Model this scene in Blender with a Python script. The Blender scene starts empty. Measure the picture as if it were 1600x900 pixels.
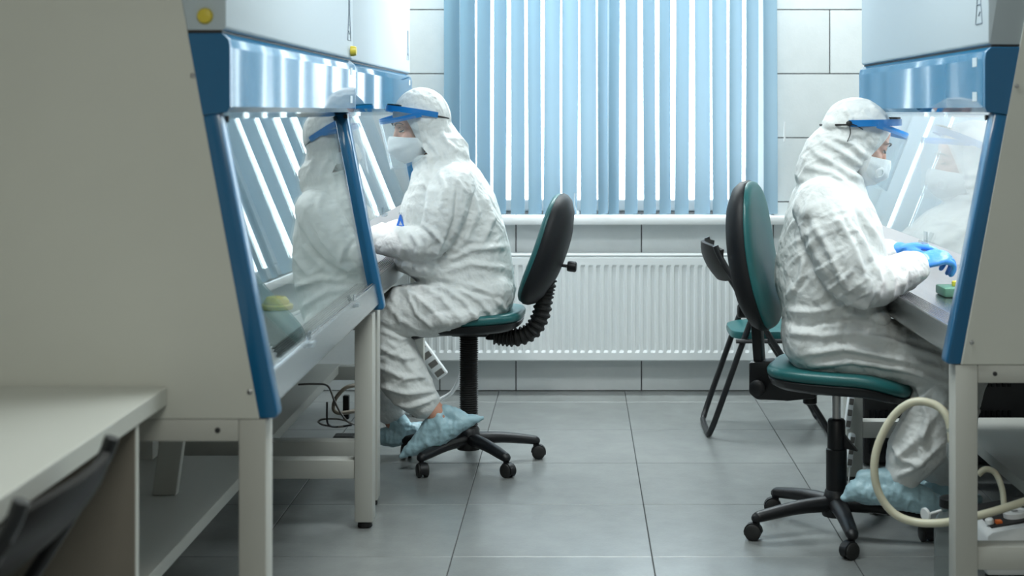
import bpy, bmesh, math, random
import numpy as np
from mathutils import Vector, Matrix, Euler
from mathutils.bvhtree import BVHTree

random.seed(7)
PI = math.pi
scene = bpy.context.scene
COL = scene.collection

# ------------------------------------------------------------------ camera, light, exposure
FPX, CXP, CYP, CAMH = 2350.0, 904.2, 174.2, 1.335       # focal length and vanishing point of a 1600x900 frame
cam_d = bpy.data.cameras.new('camera'); cam = bpy.data.objects.new('camera', cam_d); COL.objects.link(cam)
cam.location = (0, 0, CAMH); cam.rotation_euler = (PI/2, 0, 0)
cam_d.sensor_width = 36; cam_d.lens = FPX/1600*36
cam_d.shift_x = (800-CXP)/1600; cam_d.shift_y = -(450-CYP)/1600
cam_d.dof.use_dof = True; cam_d.dof.focus_distance = 5.3; cam_d.dof.aperture_fstop = 3.5
scene.camera = cam

world = bpy.data.worlds.new('world'); scene.world = world; world.use_nodes = True
bg = world.node_tree.nodes['Background']
bg.inputs[0].default_value = (0.86, 0.94, 1.0, 1); bg.inputs[1].default_value = 7.5

def lamp(name, kind, loc, rot, energy, color=(1, 1, 1), size=(1, 1), angle=None):
    d = bpy.data.lights.new(name, kind); o = bpy.data.objects.new(name, d); COL.objects.link(o)
    o.location = loc; o.rotation_euler = rot; d.energy = energy; d.color = color
    if kind == 'AREA':
        d.shape = 'RECTANGLE'; d.size, d.size_y = size
    if angle is not None: d.angle = angle
    return o
sd = Vector((0.60, -0.47, -0.99)).normalized()
sun = lamp('sun', 'SUN', (0, 12, 8), (0, 0, 0), 0.9, (1, 0.97, 0.93), angle=0.004)
sun.rotation_euler = sd.to_track_quat('-Z', 'Y').to_euler()
# unseen fill lamps added overhead: the strongest whitens the window wall, others lift the room
lamp('ceiling_fill', 'AREA', (0.15, 6.80, 2.84), (0, 0, 0), 102, (0.90, 0.99, 1.0), (2.2, 0.6))
lamp('ceiling_fill', 'AREA', (0.1, 3.8, 2.84), (0, 0, 0), 52, (0.92, 1.0, 0.99), (1.2, 0.6))
lamp('ceiling_fill', 'AREA', (0.1, 0.4, 2.84), (0, 0, 0), 52, (0.97, 1.0, 0.93), (1.2, 0.6))

vs = scene.view_settings
vs.view_transform = 'Standard'; vs.look = 'None'; vs.gamma = 1.0; vs.exposure = 0.0; vs.use_curve_mapping = False
scene.cycles.use_denoising = True
scene.cycles.max_bounces = 10; scene.cycles.diffuse_bounces = 5; scene.cycles.transparent_max_bounces = 16
scene.cycles.sample_clamp_indirect = 6.0
scene.cycles.caustics_reflective = False; scene.cycles.caustics_refractive = False

# ------------------------------------------------------------------ helpers
def at(px, py, Y):
    """the point at depth Y that this pixel of the photograph shows"""
    return Vector(((px-CXP)*Y/FPX, Y, CAMH-(py-CYP)*Y/FPX))

def new_mat(name):
    m = bpy.data.materials.new(name); m.use_nodes = True
    nt = m.node_tree; return m, nt, nt.nodes['Principled BSDF'], nt.nodes, nt.links

def mat(name, col, rough=0.5, metal=0.0, bump=0.0, bscale=40, var=0.0, vscale=6, coat=0.0, spec=0.5, sss=0.0, stretch=(1, 1, 1), detail=4, trans=0.0, rvar=0.0):
    m, nt, p, N, L = new_mat(name)
    p.inputs['Base Color'].default_value = (*col, 1); p.inputs['Roughness'].default_value = rough
    p.inputs['Metallic'].default_value = metal; p.inputs['Coat Weight'].default_value = coat
    p.inputs['Coat Roughness'].default_value = 0.05
    p.inputs['Specular IOR Level'].default_value = spec
    p.inputs['Transmission Weight'].default_value = trans
    if sss:
        p.inputs['Subsurface Weight'].default_value = sss; p.inputs['Subsurface Radius'].default_value = (0.02, 0.012, 0.008)
    tc = N.new('ShaderNodeTexCoord'); mp = N.new('ShaderNodeMapping'); mp.inputs['Scale'].default_value = stretch
    L.new(tc.outputs['Object'], mp.inputs['Vector'])
    if var or rvar:
        n = N.new('ShaderNodeTexNoise'); n.inputs['Scale'].default_value = vscale; n.inputs['Detail'].default_value = 6
        L.new(mp.outputs[0], n.inputs['Vector'])
    if var:
        r = N.new('ShaderNodeValToRGB')
        r.color_ramp.elements[0].position = 0.3; r.color_ramp.elements[1].position = 0.7
        r.color_ramp.elements[0].color = (*[max(0, c*(1-var)) for c in col], 1)
        r.color_ramp.elements[1].color = (*[min(1, c*(1+var)) for c in col], 1)
        L.new(n.outputs['Fac'], r.inputs[0]); L.new(r.outputs[0], p.inputs['Base Color'])
    if rvar:
        mr = N.new('ShaderNodeMapRange'); mr.inputs['To Min'].default_value = rough-rvar; mr.inputs['To Max'].default_value = rough+rvar
        L.new(n.outputs['Fac'], mr.inputs['Value']); L.new(mr.outputs[0], p.inputs['Roughness'])
    if bump:
        b = N.new('ShaderNodeTexNoise'); b.inputs['Scale'].default_value = bscale; b.inputs['Detail'].default_value = detail
        L.new(mp.outputs[0], b.inputs['Vector'])
        bn = N.new('ShaderNodeBump'); bn.inputs['Strength'].default_value = 1.0; bn.inputs['Distance'].default_value = bump
        L.new(b.outputs['Fac'], bn.inputs['Height']); L.new(bn.outputs[0], p.inputs['Normal'])
    return m

def pane_mat(name, tint=(1, 1, 1), f0=0.04, rough=0.0, k=1.0, film=0.0):
    """clear sheet: see-through, with Schlick reflection from either side; film = faint scattering in the sheet"""
    m = bpy.data.materials.new(name); m.use_nodes = True
    nt = m.node_tree; N = nt.nodes; L = nt.links; N.clear()
    out = N.new('ShaderNodeOutputMaterial'); mix = N.new('ShaderNodeMixShader')
    tr = N.new('ShaderNodeBsdfTransparent'); tr.inputs[0].default_value = (*tint, 1)
    gl = N.new('ShaderNodeBsdfGlossy'); gl.inputs['Roughness'].default_value = rough
    g = N.new('ShaderNodeNewGeometry'); d = N.new('ShaderNodeVectorMath'); d.operation = 'DOT_PRODUCT'
    L.new(g.outputs['Normal'], d.inputs[0]); L.new(g.outputs['Incoming'], d.inputs[1])
    def ma(op, a, b):
        n = N.new('ShaderNodeMath'); n.operation = op
        for i, v in enumerate((a, b)):
            if v is None: continue
            if isinstance(v, (int, float)): n.inputs[i].default_value = v
            else: L.new(v, n.inputs[i])
        return n.outputs[0]
    c = ma('ABSOLUTE', d.outputs['Value'], None)
    f = ma('POWER', ma('SUBTRACT', 1.0, c), 5.0)
    f = ma('MULTIPLY', ma('ADD', ma('MULTIPLY', f, 1-f0), f0), k)
    L.new(f, mix.inputs[0]); L.new(gl.outputs[0], mix.inputs[2])
    if film:
        df = N.new('ShaderNodeBsdfDiffuse'); df.inputs[0].default_value = (0.85, 0.92, 0.95, 1)
        m2 = N.new('ShaderNodeMixShader'); m2.inputs[0].default_value = film
        L.new(tr.outputs[0], m2.inputs[1]); L.new(df.outputs[0], m2.inputs[2]); L.new(m2.outputs[0], mix.inputs[1])
    else: L.new(tr.outputs[0], mix.inputs[1])
    L.new(mix.outputs[0], out.inputs[0])
    return m

def emit_mat(name, col, s):
    m = bpy.data.materials.new(name); m.use_nodes = True
    p = m.node_tree.nodes['Principled BSDF']
    p.inputs['Base Color'].default_value = (*col, 1)
    p.inputs['Emission Color'].default_value = (*col, 1); p.inputs['Emission Strength'].default_value = s
    return m

def slat_mat():
    m, nt, p, N, L = new_mat('blind_fabric')
    N.remove(p); out = [n for n in N if n.type == 'OUTPUT_MATERIAL'][0]
    d = N.new('ShaderNodeBsdfDiffuse'); t = N.new('ShaderNodeBsdfTranslucent'); mx = N.new('ShaderNodeMixShader')
    tc = N.new('ShaderNodeTexCoord'); mp = N.new('ShaderNodeMapping'); mp.inputs['Scale'].default_value = (300, 300, 3)
    n = N.new('ShaderNodeTexNoise'); n.inputs['Scale'].default_value = 1.0
    r = N.new('ShaderNodeValToRGB'); r.color_ramp.elements[0].color = (0.16, 0.32, 0.43, 1); r.color_ramp.elements[1].color = (0.18, 0.34, 0.45, 1)
    L.new(tc.outputs['Object'], mp.inputs[0]); L.new(mp.outputs[0], n.inputs['Vector']); L.new(n.outputs['Fac'], r.inputs[0])
    t.inputs[0].default_value = (0.235, 0.295, 0.335, 1)
    L.new(r.outputs[0], d.inputs[0]); mx.inputs[0].default_value = 0.5
    L.new(d.outputs[0], mx.inputs[1]); L.new(t.outputs[0], mx.inputs[2]); L.new(mx.outputs[0], out.inputs[0])
    return m

def tile_mat(name, c1, c2, rough, coat):
    m, nt, p, N, L = new_mat(name)
    oi = N.new('ShaderNodeObjectInfo'); tc = N.new('ShaderNodeTexCoord'); n = N.new('ShaderNodeTexNoise')
    n.inputs['Scale'].default_value = 9; n.inputs['Detail'].default_value = 8; n.inputs['Roughness'].default_value = 0.65
    n.noise_dimensions = '4D'; L.new(oi.outputs['Random'], n.inputs['W']); L.new(tc.outputs['Object'], n.inputs['Vector'])
    r = N.new('ShaderNodeValToRGB'); r.color_ramp.elements[0].color = (*c1, 1); r.color_ramp.elements[1].color = (*c2, 1)
    r.color_ramp.elements[0].position = 0.3; r.color_ramp.elements[1].position = 0.72
    L.new(n.outputs['Fac'], r.inputs[0])
    hv = N.new('ShaderNodeHueSaturation'); mr = N.new('ShaderNodeMapRange'); mr.inputs['To Min'].default_value = 0.96; mr.inputs['To Max'].default_value = 1.04
    L.new(oi.outputs['Random'], mr.inputs['Value']); L.new(mr.outputs[0], hv.inputs['Value']); L.new(r.outputs[0], hv.inputs['Color'])
    L.new(hv.outputs[0], p.inputs['Base Color'])
    p.inputs['Roughness'].default_value = rough; p.inputs['Coat Weight'].default_value = coat; p.inputs['Coat Roughness'].default_value = 0.22
    b = N.new('ShaderNodeBump'); b.inputs['Distance'].default_value = 0.0004; n2 = N.new('ShaderNodeTexNoise'); n2.inputs['Scale'].default_value = 120
    L.new(tc.outputs['Object'], n2.inputs['Vector']); L.new(n2.outputs['Fac'], b.inputs['Height']); L.new(b.outputs[0], p.inputs['Normal'])
    return m

M = dict(
    paint=mat('cabinet_paint', (0.58, 0.585, 0.535), 0.45, bump=0.00015, bscale=900, var=0.02, vscale=4),
    fascia=mat('fascia_paint', (0.46, 0.53, 0.575), 0.5, bump=0.0001, bscale=700, spec=0.3),
    blue=mat('blue_enamel', (0.006, 0.115, 0.26), 0.28, coat=0.5, bump=0.00012, bscale=500),
    bluegloss=mat('blue_glossy_film', (0.012, 0.135, 0.27), 0.05, coat=0.0, bump=0.0016, bscale=2.6, stretch=(1, 1.3, 0.4), detail=0.5, spec=0.6),
    stand=mat('stand_paint', (0.46, 0.46, 0.425), 0.5, bump=0.00015, bscale=900),
    steel=mat('brushed_steel', (0.60, 0.62, 0.63), 0.20, metal=1.0, bump=0.00012, bscale=60, stretch=(30, 1, 30), rvar=0.05, vscale=3),
    inner=mat('white_liner', (0.80, 0.82, 0.83), 0.4),
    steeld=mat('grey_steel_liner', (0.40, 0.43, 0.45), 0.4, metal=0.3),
    dark=mat('dark_gap', (0.02, 0.02, 0.022), 0.6),
    plastic=mat('black_plastic', (0.006, 0.0065, 0.008), 0.42, spec=0.35, bump=0.0003, bscale=400),
    shell=mat('charcoal_shell', (0.006, 0.007, 0.009), 0.55, spec=0.3, bump=0.0003, bscale=300),
    rubber=mat('black_rubber', (0.008, 0.008, 0.008), 0.6),
    teal=mat('teal_leatherette', (0.012, 0.105, 0.108), 0.38, bump=0.0005, bscale=220, var=0.08, vscale=9),
    blacktube=mat('black_tube_paint', (0.008, 0.009, 0.011), 0.35),
    chrome=mat('dull_chrome', (0.55, 0.55, 0.56), 0.28, metal=1.0),
    chairback=mat('dark_vinyl', (0.006, 0.005, 0.0045), 0.5, spec=0.22, bump=0.0004, bscale=200),
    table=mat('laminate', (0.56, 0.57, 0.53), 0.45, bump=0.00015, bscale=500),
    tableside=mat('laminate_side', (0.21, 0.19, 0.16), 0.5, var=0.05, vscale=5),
    white=mat('white_enamel', (0.80, 0.82, 0.83), 0.32),
    radiator=mat('radiator_enamel', (0.74, 0.77, 0.78), 0.3, coat=0.2),
    wallt=tile_mat('wall_tile_glaze', (0.70, 0.735, 0.745), (0.77, 0.80, 0.81), 0.28, 0.15),
    floort=tile_mat('floor_tile_stone', (0.165, 0.175, 0.172), (0.238, 0.25, 0.247), 0.28, 0.45),
    wallgrout=mat('wall_joint', (0.02, 0.022, 0.025), 0.9),
    grout=mat('dark_grout', (0.045, 0.047, 0.05), 0.9, bump=0.001, bscale=200),
    plaster=mat('plaster', (0.46, 0.46, 0.44), 0.8, bump=0.0006, bscale=90),
    glass=pane_mat('cabinet_glass', (0.93, 0.97, 0.96), 0.04, k=1.0),
    wglass=pane_mat('window_glass', (0.95, 0.98, 0.98), 0.04),
    visor=pane_mat('clear_visor', (0.96, 0.98, 0.99), 0.045, 0.03, film=0.045),
    bottle=pane_mat('bottle_glass', (0.72, 0.75, 0.74), 0.06, film=0.07),
    clip=pane_mat('clear_plastic', (0.78, 0.82, 0.84), 0.06, 0.1, film=0.15),
    slat=slat_mat(),
    yellow=mat('yellow_plastic', (0.62, 0.50, 0.05), 0.4),
    red=mat('red_plastic', (0.55, 0.02, 0.02), 0.4),
    orange=mat('orange_plastic', (0.75, 0.16, 0.03), 0.4),
    green=mat('green_plastic', (0.10, 0.24, 0.17), 0.4),
    label=mat('pale_label', (0.55, 0.62, 0.66), 0.4),
    ink=mat('grey_ink', (0.22, 0.27, 0.33), 0.6),
    tube=mat('silicone_tube', (0.60, 0.58, 0.45), 0.38, sss=0.2),
    cable=mat('grey_cable', (0.16, 0.15, 0.14), 0.5),
    hose=mat('beige_hose', (0.33, 0.28, 0.22), 0.5),
    skin=mat('skin', (0.52, 0.27, 0.19), 0.5, sss=0.15, var=0.07, vscale=30, bump=0.0003, bscale=250),
    brow=mat('brow_hair', (0.045, 0.025, 0.018), 0.6, bump=0.001, bscale=400),
    lash=mat('lash_black', (0.01, 0.008, 0.008), 0.5),
    eyew=mat('eye_white', (0.6, 0.58, 0.56), 0.15),
    mask=mat('mask_fleece', (0.80, 0.82, 0.83), 0.85, bump=0.0012, bscale=70),
    glove=mat('blue_nitrile', (0.06, 0.27, 0.72), 0.36, bump=0.0010, bscale=120, sss=0.05),
    shield=mat('shield_blue_plastic', (0.008, 0.175, 0.50), 0.3, coat=0.3),
    cover=mat('blue_film_cover', (0.36, 0.54, 0.61), 0.42, bump=0.003, bscale=45, var=0.10, vscale=18, sss=0.05),
    emblem=mat('emblem_blue', (0.01, 0.13, 0.55), 0.5),
)
def suit_mat():
    m, nt, p, N, L = new_mat('coverall_nonwoven')
    p.inputs['Base Color'].default_value = (0.69, 0.71, 0.705, 1); p.inputs['Roughness'].default_value = 0.62
    p.inputs['Specular IOR Level'].default_value = 0.3
    tc = N.new('ShaderNodeTexCoord')
    n0 = N.new('ShaderNodeTexNoise'); n0.inputs['Scale'].default_value = 12; n0.inputs['Detail'].default_value = 3
    L.new(tc.outputs['Object'], n0.inputs['Vector'])
    mixv = N.new('ShaderNodeMix'); mixv.data_type = 'VECTOR'; mixv.inputs[0].default_value = 0.12
    L.new(tc.outputs['Object'], mixv.inputs[4]); L.new(n0.outputs['Color'], mixv.inputs[5])
    k1 = N.new('ShaderNodeTexNoise'); k1.inputs['Scale'].default_value = 17; k1.inputs['Detail'].default_value = 2.5; k1.inputs['Roughness'].default_value = 0.55; k1.inputs['Distortion'].default_value = 0.25
    L.new(tc.outputs['Object'], k1.inputs['Vector'])
    k2 = N.new('ShaderNodeTexVoronoi'); k2.feature = 'F1'; k2.inputs['Scale'].default_value = 24; L.new(mixv.outputs[1], k2.inputs['Vector'])
    neg = N.new('ShaderNodeMath'); neg.operation = 'MULTIPLY'; neg.inputs[1].default_value = -1.0; L.new(k2.outputs['Distance'], neg.inputs[0])
    v1, v2 = k1.outputs['Fac'], neg.outputs[0]
    n3 = N.new('ShaderNodeTexNoise'); n3.inputs['Scale'].default_value = 350; n3.inputs['Detail'].default_value = 2
    L.new(tc.outputs['Object'], n3.inputs['Vector'])
    b1 = N.new('ShaderNodeBump'); b1.inputs['Distance'].default_value = 0.012; L.new(v1, b1.inputs['Height'])
    b2 = N.new('ShaderNodeBump'); b2.inputs['Distance'].default_value = 0.0028; L.new(v2, b2.inputs['Height']); L.new(b1.outputs[0], b2.inputs['Normal'])
    b3 = N.new('ShaderNodeBump'); b3.inputs['Distance'].default_value = 0.0004; L.new(n3.outputs['Fac'], b3.inputs['Height']); L.new(b2.outputs[0], b3.inputs['Normal'])
    L.new(b3.outputs[0], p.inputs['Normal'])
    return m
M['suit'] = suit_mat()

# ---- mesh builders (all add to a bmesh)
def NB(): return bmesh.new()

def rootloc(o):
    while o.parent: o = o.parent
    return o.location

def obj(name, bm, m, parent=None, world=True, smooth=None, shade=None):
    """link a bmesh as one object; world=True: built in world coordinates, moved to its parent's frame"""
    if world and parent is not None:
        bmesh.ops.translate(bm, verts=bm.verts, vec=-Vector(rootloc(parent)))
    bmesh.ops.recalc_face_normals(bm, faces=bm.faces)
    me = bpy.data.meshes.new(name); bm.to_mesh(me); bm.free()
    for mm in (m if isinstance(m, (list, tuple)) else [m]): me.materials.append(mm)
    o = bpy.data.objects.new(name, me); COL.objects.link(o)
    if parent is not None: o.parent = parent
    if smooth:
        me.shade_smooth()
        if smooth is not True: me.set_sharp_from_angle(angle=math.radians(smooth))
    return o

def tag(o, label=None, cat=None, group=None, kind=None):
    if label: o['label'] = label
    if cat: o['category'] = cat
    if group: o['group'] = group
    if kind: o['kind'] = kind
    return o

def thing(name, label, cat, loc=(0, 0, 0), rz=0.0, group=None):
    o = bpy.data.objects.new(name, None); COL.objects.link(o)
    o.empty_display_size = 0.1; o.location = loc; o.rotation_euler = (0, 0, rz)
    return tag(o, label, cat, group)

def box(bm, a, b, bev=0.0, seg=2):
    r = bmesh.ops.create_cube(bm, size=1.0)
    vs_ = r['verts']
    lo = Vector([min(a[i], b[i]) for i in range(3)]); hi = Vector([max(a[i], b[i]) for i in range(3)])
    for v in vs_:
        v.co = Vector([lo[i]+(v.co[i]+0.5)*(hi[i]-lo[i]) for i in range(3)])
    if bev:
        es = list({e for v in vs_ for e in v.link_edges})
        bmesh.ops.bevel(bm, geom=es, offset=bev, segments=seg, affect='EDGES', profile=0.5)
    return bm

def prism(bm, poly, y0, y1, bev=0.0, axis='y'):
    """polygon of (x, z) pushed from y0 to y1 (or (y,z) along x with axis='x', or (x,y) along z)"""
    def P(p, t):
        return {'y': (p[0], t, p[1]), 'x': (t, p[0], p[1]), 'z': (p[0], p[1], t)}[axis]
    a = [bm.verts.new(P(p, y0)) for p in poly]; b = [bm.verts.new(P(p, y1)) for p in poly]
    fs = [bm.faces.new(a), bm.faces.new(b[::-1])]
    n = len(poly)
    for i in range(n): fs.append(bm.faces.new((a[i], b[i], b[(i+1) % n], a[(i+1) % n])))
    if bev:
        es = list({e for f in fs for e in f.edges})
        bmesh.ops.bevel(bm, geom=es, offset=bev, segments=2, affect='EDGES', profile=0.5)
    return bm

def smooth_path(pts, rad, n):
    """Catmull-Rom through the points (and radii)"""
    P = [Vector(p) for p in pts]
    if len(P) == 2 or n <= 1: return P, list(rad)
    outp, outr = [], []
    for i in range(len(P)-1):
        p0 = P[max(i-1, 0)]; p1 = P[i]; p2 = P[i+1]; p3 = P[min(i+2, len(P)-1)]
        for k in range(n):
            t = k/n
            q = 0.5*((2*p1)+(p2-p0)*t+(2*p0-5*p1+4*p2-p3)*t*t+(3*p1-p0-3*p2+p3)*t**3)
            outp.append(q); outr.append(rad[i]+(rad[i+1]-rad[i])*t)
    outp.append(P[-1]); outr.append(rad[-1])
    return outp, outr

def tube(bm, pts, r, segs=10, n=4, caps='flat', flat=(1.0, 1.0), closed=False, hint=None):
    """round tube along points; caps 'round' gives capsule ends; flat scales the two cross axes"""
    rad = list(r) if isinstance(r, (list, tuple)) else [r]*len(pts)
    P, R = smooth_path(pts, rad, n)
    rings = []
    T = []
    for i in range(len(P)):
        a = P[max(i-1, 0)]; b = P[min(i+1, len(P)-1)]
        t = (b-a); T.append(t.normalized() if t.length > 1e-9 else Vector((0, 0, 1)))
    if hint is None:
        hint = Vector((0, 1, 0)) if abs(T[0].y) < 0.9 else Vector((1, 0, 0))
    u = (hint - T[0]*hint.dot(T[0])).normalized()
    def ring(c, t, u_, rr):
        w = t.cross(u_)
        return [bm.verts.new(c+(u_*math.cos(2*PI*k/segs)*flat[0]+w*math.sin(2*PI*k/segs)*flat[1])*rr) for k in range(segs)]
    frames = []
    for i in range(len(P)):
        u = (u - T[i]*u.dot(T[i]))
        if u.length < 1e-6: u = T[i].orthogonal()
        u.normalize(); frames.append(u.copy())
    if caps == 'round':
        for a in (80, 55, 28):
            rings.append(ring(P[0]-T[0]*R[0]*math.sin(math.radians(a)), T[0], frames[0], R[0]*math.cos(math.radians(a))))
    for i in range(len(P)): rings.append(ring(P[i], T[i], frames[i], R[i]))
    if caps == 'round':
        for a in (28, 55, 80):
            rings.append(ring(P[-1]+T[-1]*R[-1]*math.sin(math.radians(a)), T[-1], frames[-1], R[-1]*math.cos(math.radians(a))))
    for A, B in zip(rings[:-1], rings[1:]):
        for k in range(segs): bm.faces.new((A[k], A[(k+1) % segs], B[(k+1) % segs], B[k]))
    bm.faces.new(rings[0][::-1]); bm.faces.new(rings[-1])
    return bm

def lathe(bm, prof, c=(0, 0, 0), axis=Vector((0, 0, 1)), segs=20):
    """profile of (radius, height along axis), closed at both ends"""
    axis = Vector(axis).normalized(); u = axis.orthogonal().normalized(); w = axis.cross(u); c = Vector(c)
    rings = []
    for r, h in prof:
        rings.append([bm.verts.new(c+axis*h+(u*math.cos(2*PI*k/segs)+w*math.sin(2*PI*k/segs))*max(r, 1e-5)) for k in range(segs)])
    for A, B in zip(rings[:-1], rings[1:]):
        for k in range(segs): bm.faces.new((A[k], A[(k+1) % segs], B[(k+1) % segs], B[k]))
    bm.faces.new(rings[0][::-1]); bm.faces.new(rings[-1])
    return bm

def ellipsoid(bm, c, ax, seg=16):
    """c centre, ax three axis vectors carrying the radii"""
    r = bmesh.ops.create_uvsphere(bm, u_segments=seg, v_segments=seg//2+2, radius=1.0)
    c = Vector(c)
    for v in r['verts']:
        p = v.co.copy(); v.co = c+ax[0]*p.x+ax[1]*p.y+ax[2]*p.z
    return bm

def loft(bm, rings, cap=True):
    R = [[bm.verts.new(p) for p in ring] for ring in rings]
    n = len(R[0])
    for A, B in zip(R[:-1], R[1:]):
        for k in range(n): bm.faces.new((A[k], A[(k+1) % n], B[(k+1) % n], B[k]))
    if cap: bm.faces.new(R[0][::-1]); bm.faces.new(R[-1])
    return bm

# ---- vector noise for cloth
def _h(ix, iy, iz, s):
    n = (ix.astype(np.int64)*374761393+iy.astype(np.int64)*668265263+iz.astype(np.int64)*2147483647+s*1274126177) & 0xffffffff
    n = ((n ^ (n >> 13))*1274126177) & 0xffffffff
    n = ((n ^ (n >> 16))*2246822519) & 0xffffffff
    return ((n ^ (n >> 15)) & 0xffffff)/float(0xffffff)
def vnoise(p, s=0):
    i = np.floor(p); f = p-i; f = f*f*f*(f*(f*6-15)+10); i = i.astype(np.int64); o = 0
    for dx in (0, 1):
        for dy in (0, 1):
            for dz in (0, 1):
                w = (f[:, 0] if dx else 1-f[:, 0])*(f[:, 1] if dy else 1-f[:, 1])*(f[:, 2] if dz else 1-f[:, 2])
                o = o+w*_h(i[:, 0]+dx, i[:, 1]+dy, i[:, 2]+dz, s)
    return o
def voro(p, s=0):
    i = np.floor(p).astype(np.int64); f1 = np.full(len(p), 9.0); f2 = np.full(len(p), 9.0)
    for dx in (-1, 0, 1):
        for dy in (-1, 0, 1):
            for dz in (-1, 0, 1):
                c = i+np.array([dx, dy, dz])
                q = np.stack([c[:, k]+_h(c[:, 0], c[:, 1], c[:, 2], s+11*k+1) for k in range(3)], 1)
                d = np.sqrt(((q-p)**2).sum(1)); n1 = np.minimum(f1, d); f2 = np.minimum(f2, np.maximum(f1, d)); f1 = n1
    return f1, f2
def ridged(p, s=0): return 1-np.abs(2*vnoise(p, s)-1)

def organic(name, bm, voxel, smooth, m, parent, disp=None, post=None):
    """one continuous surface: fuse closed shapes by a voxel remesh, smooth, then push the surface by disp"""
    bmesh.ops.recalc_face_normals(bm, faces=bm.faces)
    me = bpy.data.meshes.new('tmp'); bm.to_mesh(me); bm.free()
    t = bpy.data.objects.new('tmp', me); COL.objects.link(t)
    r = t.modifiers.new('r', 'REMESH'); r.mode = 'VOXEL'; r.voxel_size = voxel; r.use_smooth_shade = True
    if smooth:
        s = t.modifiers.new('s', 'SMOOTH'); s.factor = 0.5; s.iterations = smooth
    dg = bpy.context.evaluated_depsgraph_get()
    nm = bpy.data.meshes.new_from_object(t.evaluated_get(dg)); nm.name = name
    bpy.data.objects.remove(t); bpy.data.meshes.remove(me)
    n = len(nm.vertices)
    if disp:
        co = np.zeros(n*3); nm.vertices.foreach_get('co', co); co = co.reshape(-1, 3)
        no = np.zeros(n*3); nm.vertices.foreach_get('normal', no); no = no.reshape(-1, 3)
        co = co+no*disp(co, no)[:, None]
        nm.vertices.foreach_set('co', co.ravel()); nm.update()
    b2 = bmesh.new(); b2.from_mesh(nm); bpy.data.meshes.remove(nm)
    if post: post(b2)
    tree = BVHTree.FromBMesh(b2)
    o = obj(name, b2, m, parent, smooth=True)
    return o, tree

# ------------------------------------------------------------------ the setting
XL, XR, YB, YW, ZC = -1.78, 2.10, -1.6, 7.19, 2.86
def struct(name, bm, m, parent=None, smooth=None):
    o = obj(name, bm, m, parent, smooth=smooth)
    if parent is None: o['kind'] = 'structure'
    return o

floor = struct('floor', box(NB(), (XL-.1, YB-.1, -0.12), (XR+.1, YW+.1, -0.003)), M['grout'])
tm = None; J = 0.0016
xs = [-.3798+.6*k for k in range(-3, 6)]; ys = [4.51+.6*k for k in range(-11, 6)]
cache = {}
def tile_obj(name, x0, x1, a0, a1, m, parent, wall=None, th=0.010):
    """one floor tile (x, y) or wall tile (x, z); alike tiles share their mesh"""
    w = round(x1-x0, 3); d = round(a1-a0, 3); key = (name, w, d, wall is not None)
    if key not in cache:
        b = NB()
        if wall is None: box(b, (-w/2+J, -d/2+J, -th), (w/2-J, d/2-J, 0), 0.0012, 1)
        else: box(b, (-w/2+.0026, 0, -d/2+.0026), (w/2-.0026, th, d/2-.0026), 0.0008, 1)
        bmesh.ops.recalc_face_normals(b, faces=b.faces)
        me = bpy.data.meshes.new(name); b.to_mesh(me); b.free(); me.materials.append(m); cache[key] = me
    o = bpy.data.objects.new(name, cache[key]); COL.objects.link(o); o.parent = parent
    o.location = ((x0+x1)/2, (a0+a1)/2, 0) if wall is None else ((x0+x1)/2, wall, (a0+a1)/2)
    return o
for x in xs:
    for y in ys:
        x0, x1 = max(x, XL), min(x+.6, XR); y0, y1 = max(y, YB), min(y+.6, YW)
        if x1-x0 < .02 or y1-y0 < .02: continue
        tile_obj('tile', x0, x1, y0, y1, M['floort'], floor)

WX0, WX1, WZ0, WZ1 = -0.60, 0.93, 0.845, 2.30            # window opening
b = NB()
for a, c in (((XL-.1, 0), (WX0, ZC)), ((WX1, 0), (XR+.1, ZC)), ((WX0, 0), (WX1, WZ0)), ((WX0, WZ1), (WX1, ZC))):
    box(b, (a[0], YW+.009, a[1]), (c[0], YW+.30, c[1]))
wall_back = struct('wall_back', b, M['wallgrout'])
TW = YW-0.002
def wall_tile(x0, x1, z0, z1):
    if x1-x0 < .02 or z1-z0 < .02: return
    if x1 <= WX0 or x0 >= WX1 or z1 <= WZ0 or z0 >= WZ1:
        tile_obj('tile', x0, x1, z0, z1, M['wallt'], wall_back, wall=TW); return
    if x0 < WX0-.02: wall_tile(x0, WX0, z0, z1); x0 = WX0
    if x1 > WX1+.02: wall_tile(WX1, x1, z0, z1); x1 = WX1
    if z0 < WZ0-.02: tile_obj('tile', x0, x1, z0, WZ0, M['wallt'], wall_back, wall=TW)
    if z1 > WZ1+.02: tile_obj('tile', x0, x1, WZ1, z1, M['wallt'], wall_back, wall=TW)
zrows = [0, .2915]+[.2915+.306*k for k in range(1, 9)]+[ZC]
for r in range(len(zrows)-1):
    off = 0.3 if r % 2 == 0 else 0.0
    cuts = sorted(set([XL, XR]+[off+.6*k for k in range(-4, 5) if XL+.02 < off+.6*k < XR-.02]+([-.664] if r == 0 else [])))
    for x0, x1 in zip(cuts[:-1], cuts[1:]): wall_tile(x0, x1, zrows[r], zrows[r+1])
struct('wall_left', box(NB(), (XL-.1, YB-.1, 0), (XL, YW, ZC)), M['plaster'])
struct('wall_right', box(NB(), (XR, YB-.1, 0), (XR+.1, YW, ZC)), M['plaster'])
struct('wall_front', box(NB(), (XL, YB-.1, 0), (XR, YB, ZC)), M['plaster'])
struct('ceiling', box(NB(), (XL-.1, YB-.1, ZC), (XR+.1, YW+.3, ZC+.1)), M['plaster'])

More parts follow.
